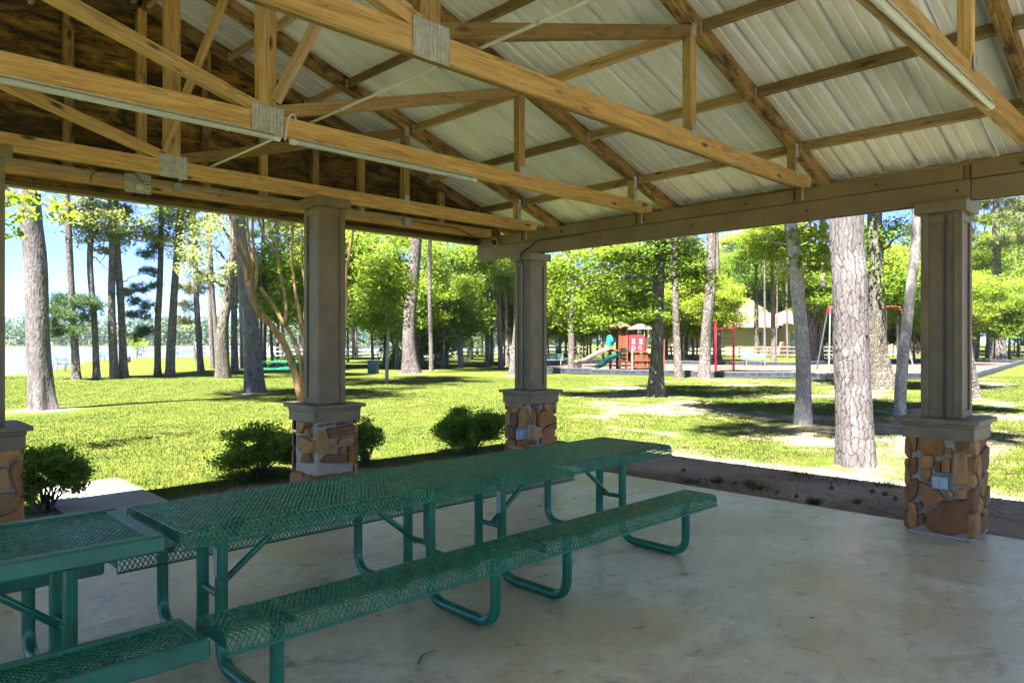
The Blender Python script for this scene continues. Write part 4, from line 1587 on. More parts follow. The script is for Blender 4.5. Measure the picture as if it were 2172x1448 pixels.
def tree(kind, label, base, path, wpx, barkm='bark_pine', leaf=None, blobs=(), nleaf=0, leafsize=0.13, top=18.0, over='pine', limbs=(), group=None, soil=0.8, flare=0.45, detail=None, depth_r=1.0, cat='tree', taper=0.5, seed=None):
    """one surveyed tree: base pixel on the ground, pixels the trunk passes through, width in pixels"""
    b0 = gp(*base)
    d = depth(b0)
    seed = seed if seed is not None else int(base[0] * 7 + base[1])
    rnd = random.Random(seed)
    rg = np.random.default_rng(seed)
    k = d / FPX
    t = thing(kind, b0, label, cat, group)
    P = [b0 + Vector((0, 0, -0.12))] + [pd(u, v, d) + Vector((FW[0], FW[1], 0)) * rnd.uniform(-.12, .12) * min(1.0, max(0.1, (d - 8) / 20)) for u, v in path]
    last = P[-1] - P[-2]
    while P[-1].z < top:
        last = (last.normalized() * 0.85 + Vector((rnd.uniform(-.1, .1), rnd.uniform(-.1, .1), 0.3))).normalized() * min(4.0, max(0.5, top - P[-1].z + 0.01))
        P.append(P[-1] + last)
    r0 = wpx * k / 2
    if detail:
        vs, fs = trunk_mesh(P, r0, r0 * taper, detail[0], detail[1], flare, 0.03, rnd, plate_relief(2 * math.pi * r0, detail[2], detail[3], detail[4], seed))
    else:
        vs, fs = trunk_mesh(P, r0, r0 * taper, 16 if d < 40 else 10, 30 if d < 40 else 14, flare, 0.05, rnd)
    to = np_mesh('trunk', vs, fs, M['bark_plates' if detail else barkm], t, smooth=True, loc=b0)
    if detail:
        pa = to.data.attributes.new('plate', 'FLOAT', 'POINT')
        pa.data.foreach_set('value', np.concatenate(PLATE).astype(np.float32))
        PLATE.clear()
    if limbs:
        mb = MB()
        for (u0, v0, u1, v1, w0, w1, dd) in limbs:
            limb(mb, pd(u0, v0, d), pd(u1, v1, d + dd), w0 * k / 2, w1 * k / 2, rnd)
        mb.build('limb', M[barkm], t, smooth=True, loc=b0)
    if blobs:
        bl = []
        for q in blobs:
            u, v, ru, rv = q[:4]
            dd = q[4] if len(q) > 4 else rnd.uniform(-0.6, 0.6)
            c = pd(u, v, d + dd)
            bl.append(((c.x, c.y, c.z), (ru * k, max(ru * k, 0.5) * depth_r, rv * k)))
        P_, V_ = clump_points(bl, nleaf, rg, sub=22)
        ok = P_[:, 2] > 0.25
        P_, V_ = P_[ok], V_[ok]
        if leaf.startswith('needle'):
            _leafobj('crown', needle_tufts(P_, V_, rg, 10, leafsize, 0.022), M[leaf], t, b0)
        else:
            _leafobj('crown', leaf_quads(P_, V_, leafsize, rg), M[leaf], t, b0)
    tp = P[-1]
    if over == 'pine':
        s = rnd.uniform(0.9, 1.25) * (1.2 if detail else 1.0)
        mesh_child('crown', PROTO[rnd.choice(('pine_crown_a', 'pine_crown_b'))], t, (tp.x, tp.y, tp.z - 1.0), rnd.uniform(0, 6.28), (s, s, s * 1.1))
    elif over:
        s = rnd.uniform(0.9, 1.2)
        mesh_child('crown', PROTO[over], t, (tp.x, tp.y, tp.z + 1.6), rnd.uniform(0, 6.28), (s, s, s * 0.85))
    if soil: TREE_BASES.append((b0.x, b0.y, max(r0 * 2.6, 0.45) * soil))
    return t


def _leafobj(name, data, mat, parent, loc):
    vs, fs, var = data
    return np_mesh(name, vs, fs, mat, parent, var, loc=loc)

LG = 'pines on the lakeside lawn'
tree('pine_tree', 'thick grey pine trunk at the left edge of the lawn', (93, 872), [(82, 700), (74, 560), (64, 400)], 46, top=19, soil=1.5,
     detail=(96, 420, 0.055, 0.17, 0.012), taper=0.62, flare=0.55)
tree('pine_tree', 'slim lakeside pine with a low dark green needle bough', (163, 806), [(154, 690), (148, 560), (147, 460)], 16, leaf='needle', nleaf=900, leafsize=0.26,
     blobs=[(140, 640, 24, 14), (175, 640, 22, 13), (118, 655, 18, 11), (106, 686, 16, 10), (200, 652, 18, 11), (140, 668, 22, 11), (175, 676, 18, 10), (160, 700, 16, 9), (122, 706, 14, 8)],
     limbs=[(157, 690, 120, 660, 5, 2, 0), (156, 700, 195, 665, 5, 2, 0.5), (158, 705, 130, 695, 4, 2, -.4)])
tree('pine_tree', 'slim lakeside pine beside the low dark bough', (206, 804), [(199, 680), (194, 560), (192, 440)], 14, leaf='leaf_pale', nleaf=2700, leafsize=0.15,
     blobs=[(190, 500, 40, 22), (160, 470, 38, 20), (130, 450, 26, 18)], limbs=[(194, 545, 232, 575, 3, 1, 0)])
tree('pine_tree', 'left trunk of the twin pines on the lakeside lawn', (243, 803), [(239, 650), (236, 520), (233, 415)], 17, leaf='leaf_pale', nleaf=4500, leafsize=0.15,
     blobs=[(235, 470, 50, 22), (200, 440, 44, 18), (255, 505, 28, 15), (228, 530, 26, 10)], limbs=[(236, 530, 210, 560, 3, 1, .3)])
tree('pine_tree', 'right trunk of the twin pines on the lakeside lawn', (263, 802), [(254, 650), (250, 520), (246, 415)], 17, leaf='needle_light', nleaf=600, leafsize=0.2,
     blobs=[(252, 450, 18, 20), (265, 620, 12, 6)], limbs=[(253, 600, 300, 582, 3, 1, 0)])
tree('pine_tree', 'slender pine with needle boughs drooping on its left', (334, 798), [(337, 690), (340, 580), (339, 470)], 14, leaf='needle', nleaf=650, leafsize=0.24,
     blobs=[(300, 612, 14, 11), (284, 640, 11, 9), (314, 648, 11, 9), (296, 668, 15, 10), (306, 700, 13, 12), (288, 716, 9, 8), (320, 577, 15, 9), (330, 603, 9, 8), (312, 542, 17, 9), (330, 520, 13, 10), (276, 668, 8, 6)],
     limbs=[(339, 590, 300, 580, 4, 1, 0), (338, 640, 300, 660, 3, 1, .3), (338, 650, 296, 690, 3, 1, 0)])
tree('pine_tree', 'pine leaning right beside the slender one on the lawn', (360, 798), [(366, 690), (373, 590), (380, 470)], 18, leaf='leaf_pale', nleaf=5100, leafsize=0.15,
     blobs=[(340, 490, 46, 26), (390, 500, 40, 30), (372, 460, 40, 20), (395, 545, 30, 16)], limbs=[(372, 600, 415, 640, 3, 1, 0)])
tree('pine_tree', 'pine with a thin leaning sapling at its foot', (427, 788), [(421, 690), (416, 600), (412, 500)], 13, leaf='needle_light', nleaf=550, leafsize=0.24,
     blobs=[(405, 610, 30, 14), (400, 650, 22, 12), (430, 590, 25, 14), (385, 680, 22, 10)], limbs=[(418, 640, 385, 670, 3, 1, 0), (417, 610, 440, 590, 3, 1, 0)])
tree('sapling', 'thin leaning sapling beside a lakeside pine', (419, 776), [(409, 730), (397, 695)], 5, 'bark_dark', 'leaf_pale', [(385, 690, 22, 10), (405, 675, 16, 10)], 250, 0.12, top=3, over=None, soil=0)
tree('pine_tree', 'narrow dark pine just left of the leaning oak', (452, 783), [(447, 690), (443, 600), (440, 500)], 10, soil=.8)
tree('pine_tree', 'narrow dark pine hidden partly by the leaning oak', (463, 783), [(457, 690), (452, 600), (446, 500)], 10, soil=.8)
tree('oak_tree', 'dark leaning oak trunk on the lakeside lawn', (473, 803), [(474, 700), (484, 620), (497, 545), (502, 470)], 27, 'bark_dark', 'leaf_pale',
     [(420, 540, 40, 22), (450, 500, 44, 26), (395, 570, 30, 14), (440, 590, 34, 14), (470, 470, 40, 18), (480, 570, 24, 16)], 2400, 0.13, top=11, over='broad_crown_c',
     limbs=[(482, 610, 440, 590, 12, 5, 0), (440, 590, 395, 560, 6, 2, 0), (490, 570, 450, 520, 8, 3, .4)])
tree('pine_tree', 'straight dark pine right of the leaning oak', (498, 788), [(498, 690), (497, 600), (496, 490)], 15, 'bark_pine_far')
tree('pine_tree', 'second straight dark pine right of the leaning oak', (514, 780), [(513, 690), (511, 600), (510, 500)], 11, 'bark_pine_far')
tree('pine_tree', 'pale grey leaning pine left of the myrtle', (541, 835), [(536, 740), (526, 640), (518, 560), (508, 455)], 37, top=19, soil=1.4,
     detail=(80, 340, 0.06, 0.15, 0.011), taper=0.62)

# middle ------------------------------------------------------------------
tree('small_tree', 'small leafy tree with a thin stem standing alone on the lawn', (820, 813), [(821, 760), (823, 700), (818, 620)], 8, 'bark_grey', 'leaf_bright',
     [(800, 600, 58, 46), (775, 655, 36, 40), (838, 650, 36, 44), (815, 560, 42, 24), (800, 690, 34, 26), (850, 600, 34, 36)], 10000, 0.13, top=5.2, over=None,
     limbs=[(822, 700, 780, 640, 4, 1, .3), (821, 690, 850, 620, 4, 1, -.3), (821, 680, 805, 580, 4, 1, 0)])
tree('pine_tree', 'stout pale pine in the middle of the lawn', (873, 793), [(868, 730), (869, 660), (877, 580), (886, 480)], 29, soil=2.0, flare=0.9, top=19)
tree('pine_tree', 'brown pine close behind the stout pale one', (893, 772), [(891, 700), (889, 600), (890, 500)], 11, 'bark_pine_far')
tree('pine_tree', 'slim grey pine right of the stout pale one', (915, 788), [(914, 720), (912, 640), (912, 520)], 10)
tree('oak_tree', 'dark oak trunk with spreading roots behind the small tree', (838, 767), [(838, 720), (842, 650)], 13, 'bark_dark', 'leaf_mid',
     [(850, 640, 50, 30), (800, 640, 40, 30), (830, 600, 50, 40)], 2600, 0.16, top=9, over='broad_crown_a', flare=1.0)
tree('oak_tree', 'leafy tree with dense mid green crown left of corner column', (978, 777), [(976, 720), (972, 660), (970, 560)], 13, 'bark_grey', 'leaf_bright',
     [(960, 540, 70, 45), (1020, 560, 60, 60), (925, 525, 55, 35), (1000, 630, 50, 40), (1050, 610, 40, 60), (950, 610, 40, 34), (1040, 500, 50, 40)], 9500, 0.15, top=6.5, over=None)
tree('oak_tree', 'pale trunk under the dense crown left of corner column', (996, 764), [(995, 710), (992, 640)], 9, 'bark_grey', 'leaf_mid', [(985, 690, 40, 22), (960, 680, 30, 20)], 1100, 0.16, top=6, over=None)
tree('small_tree', 'drooping light green tree next to the corner column', (1033, 770), [(1032, 720), (1030, 650)], 10, 'bark_dark', 'leaf_bright',
     [(1050, 690, 44, 40), (1010, 700, 34, 30), (1070, 640, 40, 50), (1075, 720, 30, 26), (1030, 740, 24, 18)], 5200, 0.13, top=7, over='broad_crown_b')
tree('pine_tree', 'pale pine base half hidden by the corner column', (1093, 797), [(1098, 740), (1106, 640), (1112, 520)], 27, soil=1.4)

# right -------------------------------------------------------------------
tree('pine_tree', 'grey pine standing at the left end of the playground border', (1212, 783), [(1212, 720), (1213, 650), (1214, 520)], 14, 'bark_pine_far')
tree('oak_tree', 'dark oak with flared roots in front of the playset', (1390, 843), [(1393, 760), (1396, 680), (1397, 600), (1402, 480)], 31, 'bark_dark', 'leaf_oak',
     [(1200, 560, 55, 30), (1262, 590, 60, 40), (1195, 640, 42, 40), (1290, 650, 55, 30), (1335, 560, 52, 40), (1235, 690, 42, 20), (1450, 560, 40, 36), (1475, 600, 30, 36),
      (1300, 530, 60, 22), (1180, 600, 30, 40), (1345, 640, 30, 24), (1420, 520, 40, 30), (1318, 672, 42, 13), (1362, 668, 30, 12), (1270, 680, 40, 16)], 19000, 0.10, top=8.5, over='broad_crown_c', flare=0.85, soil=1.6, depth_r=1.3,
     limbs=[(1397, 600, 1310, 590, 12, 6, -1), (1310, 590, 1200, 620, 6, 2, -1), (1398, 570, 1450, 540, 8, 3, .5), (1395, 620, 1340, 650, 5, 1, .3), (1397, 610, 1290, 660, 6, 2, 1)])
tree('pine_tree', 'slender mottled pine right of the dark oak', (1440, 803), [(1436, 720), (1432, 640), (1430, 500)], 17, 'bark_pine_far')
tree('pine_tree', 'mottled pine leaning right before the red climbing frame', (1494, 803), [(1498, 720), (1505, 620), (1510, 480)], 25)
tree('pine_tree', 'pine standing inside the red climbing frame', (1523, 770), [(1523, 700), (1522, 620), (1520, 500)], 14, 'bark_pine_far')
tree('oak_tree', 'dark mossy trunk before the tiled house', (1606, 757), [(1605, 700), (1604, 640), (1603, 560)], 12, 'bark_dark', 'leaf_mid',
     [(1600, 590, 44, 30), (1640, 560, 50, 40), (1570, 560, 40, 40), (1560, 610, 30, 26), (1562, 640, 36, 18), (1618, 652, 34, 13), (1675, 640, 30, 18)], 6500, 0.15, top=8, over='broad_crown_a')
tree('oak_tree', 'brown trunk beside the pale blue bench', (1641, 773), [(1641, 720), (1640, 650), (1638, 560)], 12, 'bark_pine_far', 'leaf_bright',
     [(1650, 610, 30, 20), (1665, 560, 40, 40), (1630, 530, 40, 34)], 2600, 0.14, top=8, over='broad_crown_b')
tree('gum_tree', 'pale grey trunk left of the big pine', (1705, 904), [(1706, 810), (1700, 720), (1692, 620), (1676, 480)], 33, 'bark_grey', 'leaf_bright',
     [(1725, 560, 34, 24), (1750, 520, 36, 34), (1640, 530, 40, 24), (1710, 500, 46, 20), (1735, 620, 18, 16)], 2600, 0.10, top=9, over='broad_crown_b', soil=1.2, taper=.6,
     limbs=[(1700, 740, 1745, 640, 4, 1, .2), (1692, 600, 1740, 560, 8, 2, .3), (1690, 610, 1640, 530, 6, 2, .3), (1686, 560, 1610, 560, 3, 1, .4), (1684, 530, 1600, 500, 3, 1, -.4)])
tree('pine_tree', 'left dark trunk of the pair behind pale grey trunk', (1722, 772), [(1722, 700), (1716, 620), (1712, 500)], 18, 'bark_pine_far')
tree('pine_tree', 'right brown trunk of the pair behind pale grey trunk', (1738, 772), [(1740, 700), (1744, 600), (1746, 500)], 15, 'bark_pine_far')
tree('pine_tree', 'big pine with plated bark right by the pavilion', (1818, 991), [(1812, 860), (1807, 740), (1801, 600), (1795, 440)], 73, top=18, soil=0.8,
     detail=(210, 640, 0.066, 0.17, 0.011), taper=0.55, flare=0.32)
tree('oak_tree', 'broad mossy oak trunk between big pine and leaning tree', (1870, 828), [(1860, 740), (1857, 640), (1854, 540), (1856, 440)], 44, 'bark_dark', 'leaf_mid',
     [(1880, 500, 50, 36), (1905, 590, 40, 40), (1835, 560, 34, 40), (1920, 660, 26, 30), (1830, 500, 40, 34), (1895, 640, 26, 26)], 7000, 0.11, top=9, over='broad_crown_a', flare=0.8, soil=1.4,
     limbs=[(1857, 560, 1905, 500, 9, 3, 0), (1857, 600, 1830, 540, 6, 2, .4)])
tree('gum_tree', 'smooth pale tree leaning towards the right hand column', (1908, 903), [(1912, 820), (1922, 720), (1933, 600), (1946, 440)], 23, 'bark_grey', top=9, over='broad_crown_b', taper=.7)
tree('pine_tree', 'pine mostly hidden behind the right hand column', (2066, 846), [(2052, 780), (2040, 680), (2036, 500)], 26)
tree('oak_tree', 'dark trunk leaning right beyond the right hand column', (2066, 762), [(2073, 710), (2078, 650), (2076, 580)], 16, 'bark_dark', 'leaf_bright', [(2090, 620, 30, 30), (2075, 560, 40, 34)], 2200, 0.15, top=8, over='broad_crown_b')
tree('pine_tree', 'pale pine at the right edge beyond the border', (2120, 766), [(2118, 680), (2115, 600), (2113, 480)], 25, 'bark_pine', 'leaf_bright',
     [(2135, 590, 36, 40), (2150, 500, 34, 40), (2090, 480, 40, 30), (2150, 660, 26, 30), (2100, 540, 30, 30)], 5200, 0.15, top=14)

# crape myrtle ----------------------------------------------------------------
cm0 = gp(641, 853)
cmd = depth(cm0)
cm = thing('crape_myrtle', cm0, 'crape myrtle with twisting smooth tan stems behind the column', 'tree')
kk = cmd / FPX
rnd_ = random.Random(5)
stems = [
    ([(641, 856), (625, 790), (606, 735), (575, 690), (545, 655), (528, 610), (524, 590)], 19, 13),
    ([(526, 612), (530, 570), (512, 520), (492, 470), (480, 430)], 12, 7),
    ([(524, 600), (515, 560), (490, 510), (455, 455), (430, 420)], 9, 5),
    ([(530, 610), (536, 560), (526, 500), (523, 430)], 9, 6),
    ([(536, 640), (545, 580), (536, 500), (538, 430)], 9, 6),
    ([(645, 850), (638, 770), (618, 710), (598, 680), (575, 640), (552, 610)], 12, 8),
    ([(604, 690), (606, 640), (592, 570), (585, 530), (560, 500), (545, 455)], 9, 5),
    ([(587, 535), (590, 480), (588, 430)], 6, 4),
    ([(655, 850), (648, 760), (640, 690), (628, 630), (620, 560), (620, 430)], 11, 7),
    ([(645, 700), (648, 620), (640, 540), (643, 430)], 7, 5),
    ([(700, 800), (726, 700), (735, 640), (733, 590), (742, 530), (752, 470)], 13, 7)]
for si, (px_, w0, w1) in enumerate(stems):
    P = [pd(u, v, cmd + 0.25 * math.sin(si * 2.1 + i)) for i, (u, v) in enumerate(px_)]
    if si == 10: P = [pd(u, v, cmd + 0.6) for u, v in px_]; P.insert(0, cm0 + Vector((0.35, 0.1, -0.1)))
    P = resample(P, 26)
    rr = [(w0 + (w1 - w0) * i / 26) * kk * 0.43 * (1 + 0.08 * math.sin(i * 1.3 + si)) for i in range(27)]
    MB().tube(P, rr, 10).build('stem', M['bark_myrtle'], cm, smooth=True, loc=cm0)
rg = np.random.default_rng(55)
bl = []
for (u, v, ru, rv) in ((300, 470, 26, 10), (340, 445, 40, 14), (395, 450, 36, 18), (410, 500, 18, 14), (590, 490, 30, 20), (620, 540, 20, 26), (605, 600, 26, 20), (615, 650, 22, 22), (640, 470, 24, 20),
                       (560, 450, 30, 14), (480, 440, 36, 12), (430, 470, 24, 12), (750, 460, 24, 16), (628, 700, 14, 18), (600, 560, 18, 20)):
    c = pd(u, v, cmd + rg.uniform(-.5, .5))
    bl.append(((c.x, c.y, c.z), (ru * kk, max(ru * kk, .35), rv * kk)))
for k in range(12):
    an = rg.uniform(0, 6.28)
    c = pd(560, 400, cmd)
    bl.append(((c.x + 1.6 * math.cos(an) * rg.uniform(.2, 1), c.y + 1.6 * math.sin(an) * rg.uniform(.2, 1), 5.4 + rg.uniform(-.3, 1.3)), (.7, .7, .45)))
P_, V_ = clump_points(bl, 3600, rg, sub=14)
_leafobj('crown', leaf_quads(P_, V_, 0.10, rg, 0.6, 0.4), M['leaf_bright'], cm, cm0)
TREE_BASES.append((cm0.x, cm0.y, 0.7))

# sweetgum whose branches hang into the view at the far left --------------------
sg0 = Vector((-2.6, 11.5, GZ))
sg = thing('sweetgum_tree', sg0, 'bright leafy branches hanging in at the upper left corner of the opening', 'tree')
vs, fs = trunk_mesh([sg0 + Vector((0, 0, -.1)), sg0 + Vector((.1, 0, 2.5)), sg0 + Vector((.2, .1, 5)), sg0 + Vector((.3, 0, 9))], 0.17, 0.07, 14, 20, .5, .05, rnd_)
np_mesh('trunk', vs, fs, M['bark_dark'], sg, smooth=True, loc=sg0)
mb = MB()
for (u, v, dd) in ((60, 430, 10.5), (110, 440, 11), (20, 480, 10.2), (180, 420, 11.5)):
    limb(mb, sg0 + Vector((.2, .1, 4.6)), pd(u, v, dd), 0.05, 0.008, rnd_, 0.06, 9)
mb.build('limb', M['bark_dark'], sg, smooth=True, loc=sg0)
bl = []
for (u, v, ru, rv, dd) in ((40, 425, 45, 20, 10.3), (95, 430, 36, 16, 10.8), (20, 470, 26, 16, 10.1), (130, 455, 22, 12, 11), (60, 455, 30, 12, 10.6), (15, 430, 30, 24, 10), (180, 415, 30, 14, 11.4), (25, 500, 18, 8, 10.4)):
    c = pd(u, v, dd)
    bl.append(((c.x, c.y, c.z), (ru * dd / FPX, .35, rv * dd / FPX)))
for k in range(14):
    c = sg0 + Vector((rg.uniform(-1.8, 2.2), rg.uniform(-1.8, 1.8), rg.uniform(5, 9)))
    bl.append((tuple(c), (.7, .7, .5)))
P_, V_ = clump_points(bl, 6500, rg, sub=12)
_leafobj('crown', leaf_quads(P_, V_, 0.095, rg, 0.8, 0.5), M['leaf_bright'], sg, sg0)

# woods beyond the rail fence: many trees that look alike --------------------------
woods_lab = {'pine': 'slim pine in the woods beyond the rail fence', 'broad': 'leafy tree in the woods beyond the rail fence'}
pine_trunks = []
for k in range(4):
    rnd_ = random.Random(90 + k)
    vs, fs = trunk_mesh([(0, 0, -.2), (rnd_.uniform(-.2, .2), rnd_.uniform(-.2, .2), 5), (rnd_.uniform(-.4, .4), rnd_.uniform(-.4, .4), 11), (rnd_.uniform(-.5, .5), rnd_.uniform(-.5, .5), 17)], 0.19, 0.08, 8, 12, .4, .05, rnd_)
    o = np_mesh('trunk', vs, fs, M['bark_pine_far'], None, smooth=True)
    pine_trunks.append(o.data)
    bpy.data.objects.remove(o)
rw = random.Random(77)
spots = []
tries = 0
while len(spots) < 132 and tries < 6000:
    tries += 1
    u = rw.uniform(545, 2330)
    d = rw.uniform(46, 104) if u > 1130 else rw.uniform(44, 92)
    p = pd(u, 740, d)
    if 1480 < u < 1960 and d > 66: 
        if rw.random() < 0.75: continue
    if u > 1130 and d < 62: continue
    if any((p.x - q[0]) ** 2 + (p.y - q[1]) ** 2 < 3.2 for q in spots): continue
    sd = lake_sd(np.array([[p.x, p.y]]))[0]
    if sd > -2: continue
    spots.append((p.x, p.y, u, d))
for q in range(58):
    if 11 < q < 20: continue
    u = rw.uniform(730, 1110) if q < 20 else rw.uniform(1140, 2200)
    d = rw.uniform(43, 62) if q < 20 else rw.uniform(50, 68)
    p = pd(u, 740, d)
    if (1230 < u < 1430 and d < 56) or 1515 < u < 1700: continue
    spots.append((p.x, p.y, u, d + 1000))
for q in range(46):
    u = 1440 + q * 19 + rw.uniform(-12, 12)
    d = rw.uniform(108, 132)
    p = pd(u, 740, d)
    spots.append((p.x, p.y, u, d))
for i, (x, y, u, d) in enumerate(spots):
    low = d > 900
    d = d - 1000 if low else d
    broad = rw.random() < (0.46 if u > 1130 else 0.22)
    if 1500 < u < 1940 and 62 < d < 105: broad = rw.random() < 0.3
    if d > 105 or low: broad = True
    lab = woods_lab['broad' if broad else 'pine']
    gname = 'woods beyond the rail fence, ' + ('leafy trees' if broad else 'pines')
    if d > 105:
        lab, gname = 'tall leafy tree rising behind the tiled house and the right hand woods', 'tall leafy trees behind the house'
    elif low and u < 1125:
        lab, gname = 'low light green tree between the lawn and lakeside fence', 'low trees by the lakeside fence'
    elif low:
        lab, gname = 'low light green tree between the playground and the far fence', 'low trees behind the playground'
    elif u < 1125:
        lab = 'leafy tree in the lakeside woods left of the corner column' if broad else 'slim pine in the lakeside woods left of the corner column'
        gname = 'lakeside woods, ' + ('leafy trees' if broad else 'pines')
    t = thing('woodland_tree' if broad else 'woodland_pine', (x, y, GZ), lab, 'tree', gname)
    s = rw.uniform(0.5, 1.0)
    mesh_child('trunk', pine_trunks[i % 4], t, (x, y, GZ), rw.uniform(0, 6.28), (s * (.6 if low else 1), s * (.6 if low else 1), rw.uniform(.8, 1.1) if not broad else (0.3 if low else 0.62)))
    if broad:
        zc = rw.uniform(4.2, 7.6)
        sc_ = rw.uniform(1.15, 1.75)
        if low: zc, sc_ = rw.uniform(3.6, 5.6), rw.uniform(0.8, 1.15)
        if d > 105: zc, sc_ = rw.uniform(7, 15), rw.uniform(1.9, 2.5)
        mesh_child('crown', PROTO['broad_crown_b' if low else rw.choice(('broad_crown_a', 'broad_crown_b', 'broad_crown_c', 'broad_crown_b'))], t, (x, y, zc), rw.uniform(0, 6.28), (sc_ * rw.uniform(.75, 1.35), sc_ * rw.uniform(.75, 1.35), sc_ * rw.uniform(.7, 1.3)))
    else:
        mesh_child('crown', PROTO[rw.choice(('pine_crown_a', 'pine_crown_b'))], t, (x, y, 15.4 + rw.uniform(-1.5, 1)), rw.uniform(0, 6.28), (.8, .8, .9))

# far shore: a wood that reads as one mass ------------------------------------------
rg = np.random.default_rng(61)
bl = []
for k in range(760):
    u = rg.uniform(-900, 1420)
    d = rg.uniform(404, 470)
    p = pd(u, 734, d)
    hgt = rg.uniform(10, 19)
    w = rg.uniform(2.5, 4.5)
    for j in range(3):
        bl.append(((p.x + rg.normal() * 1.5, p.y + rg.normal() * 1.5, hgt * (0.25 + 0.3 * j)), (w * (1.1 - .2 * j), w * (1.1 - .2 * j), hgt * 0.2)))
P_, V_ = clump_points(bl, 150000, rg, sub=6, tight=.42)
P_[:, 2] = np.maximum(P_[:, 2], -0.3)
fo = _leafobj('far_forest', leaf_quads(P_, V_ * .6, 1.35, rg, 0.8, 0.4), M['leaf_far'], None, (0, 0, 0))
tag(fo, 'wooded far shore across the lake', 'forest', kind='stuff')

# ------------------------------------------------------------------ ground sheet
ax = axis(-1400, 1400, -8, 46, 0.42, 1.10)
ay = axis(-1400, 1400, -8, 46, 0.42, 1.10)
gx, gy = np.meshgrid(ax, ay, indexing='ij')
X_, Y_ = gx.ravel(), gy.ravel()
sd = lake_sd(np.stack([X_, Y_], -1))
Z_ = np.full(len(X_), GZ)
dd_ = np.hypot(X_, Y_)
Z_ += np.clip((dd_ - 11) / 10, 0, 1) * 0.035 * (value_noise(X_, Y_, 4.0, 5) - 0.5)
for (tx, ty, r) in TREE_BASES:
    Z_ += 0.05 * np.exp(-((X_ - tx) ** 2 + (Y_ - ty) ** 2) / (r * r))
Z_ = np.where(sd > -3, GZ - 0.75 * np.clip((sd - 0.2) / 2.5, 0, 1) - 1.5 * np.clip((sd - 4) / 12, 0, 1), Z_)
# under the floor the soil lies lower
under = (X_ > -2.4) & (X_ < 6.9) & (Y_ > -3.4) & (Y_ < 7.1)
Z_ = np.where(under, -0.25, Z_)
nx_, ny_ = len(ax), len(ay)
i, j = np.meshgrid(np.arange(nx_ - 1), np.arange(ny_ - 1), indexing='ij')
fs = np.stack([i * ny_ + j, (i + 1) * ny_ + j, (i + 1) * ny_ + j + 1, i * ny_ + j + 1], -1).reshape(-1, 4)
m, nt, b, out = mat_new('lawn_and_soil')
v = coords(nt)
at = N(nt, "Attribute", attribute_name='dirt')
n1 = noise_tex(nt, v, 0.35, 5, 0.6)
n2 = noise_tex(nt, v, 2.2, 6, 0.65)
n3 = noise_tex(nt, v, 28, 5, 0.7)
n4 = noise_tex(nt, v, 140, 3, 0.6)
g0 = ramp(nt, n2, [(0.28, (0.028, 0.049, 0.007)), (0.5, (0.054, 0.073, 0.009)), (0.72, (0.097, 0.10, 0.023))]).outputs[0]
g0 = mixc(nt, 0.55, g0, ramp(nt, n3, [(0.3, (0.5, 0.55, 0.5)), (0.7, (1.35, 1.3, 1.25))]).outputs[0], 'MULTIPLY')
g0 = mixc(nt, 0.4, g0, ramp(nt, n1, [(0.3, (0.7, 0.9, 0.75)), (0.7, (1.35, 1.12, 1.2))]).outputs[0], 'MULTIPLY')
d0 = ramp(nt, n2, [(0.3, (0.28, 0.205, 0.158)), (0.55, (0.35, 0.27, 0.215)), (0.75, (0.39, 0.315, 0.26))]).outputs[0]
d0 = mixc(nt, 0.5, d0, ramp(nt, n4, [(0.3, (0.55, 0.52, 0.5)), (0.7, (1.2, 1.2, 1.2))]).outputs[0], 'MULTIPLY')
lit = noise_tex(nt, coords(nt, (1.0, 2.2, 1)), 9, 7, 0.75, 0.8)
d0 = mixc(nt, ramp(nt, lit, [(0.56, (0, 0, 0)), (0.70, (0.8, 0.8, 0.8))]).outputs[0], d0, (0.19, 0.125, 0.09))
ad = N(nt, "Math", operation='MULTIPLY_ADD')
ad.inputs[1].default_value = 0.9
nt.links.new(n3, ad.inputs[0])
nt.links.new(at.outputs['Fac'], ad.inputs[2])
ad2 = N(nt, "Math", operation='MULTIPLY_ADD')
ad2.inputs[1].default_value = 0.5
nt.links.new(n2, ad2.inputs[0])
nt.links.new(ad.outputs[0], ad2.inputs[2])
k = ramp(nt, ad2.outputs[0], [(0.98, (0, 0, 0)), (1.28, (1, 1, 1))])
mp_ = N(nt, "MapRange")
mp_.inputs['From Min'].default_value = 0.95
mp_.inputs['From Max'].default_value = 1.30
nt.links.new(ad2.outputs[0], mp_.inputs['Value'])
col = mixc(nt, mp_.outputs[0], g0, d0)
nt.links.new(col, b.inputs['Base Color'])
b.inputs['Roughness'].default_value = 0.95
b.inputs['Specular IOR Level'].default_value = 0.1
bump(nt, b, n3, 0.7, 0.03)
M['ground'] = m
gr = np_mesh('ground', np.stack([X_, Y_, Z_], -1), fs, M['ground'], None, smooth=True)
atd = gr.data.attributes.new('dirt', 'FLOAT', 'POINT')
atd.data.foreach_set('value', np.clip(dirt_amount(X_, Y_), 0, 1).astype(np.float32))
tag(gr, kind='structure')

# water
m, nt, b, out = mat_new('lake_water')
v = coords(nt, (1, 1, 1))
b.inputs['Base Color'].default_value = (0.075, 0.075, 0.08, 1)
b.inputs['Roughness'].default_value = 0.22
w1 = noise_tex(nt, coords(nt, (0.6, 1.4, 1)), 1.3, 5, 0.65)
bump(nt, b, w1, 0.55, 0.12)
M['water'] = m
lw = MB()
lw.add([(p[0], p[1], -0.42) for p in [(-900, -60), (700, -60), (700, 800), (-900, 800)]], [(0, 1, 2, 3)])
wob = lw.build('lake', M['water'])
# keep the sheet to the lake basin
cpoly = [(x + 0.0, y + 0.0, -0.42) for x, y in lake_poly]
wob.data.clear_geometry()
wob.data.from_pydata(cpoly, [], [tuple(range(len(cpoly)))])
tag(wob, kind='structure')

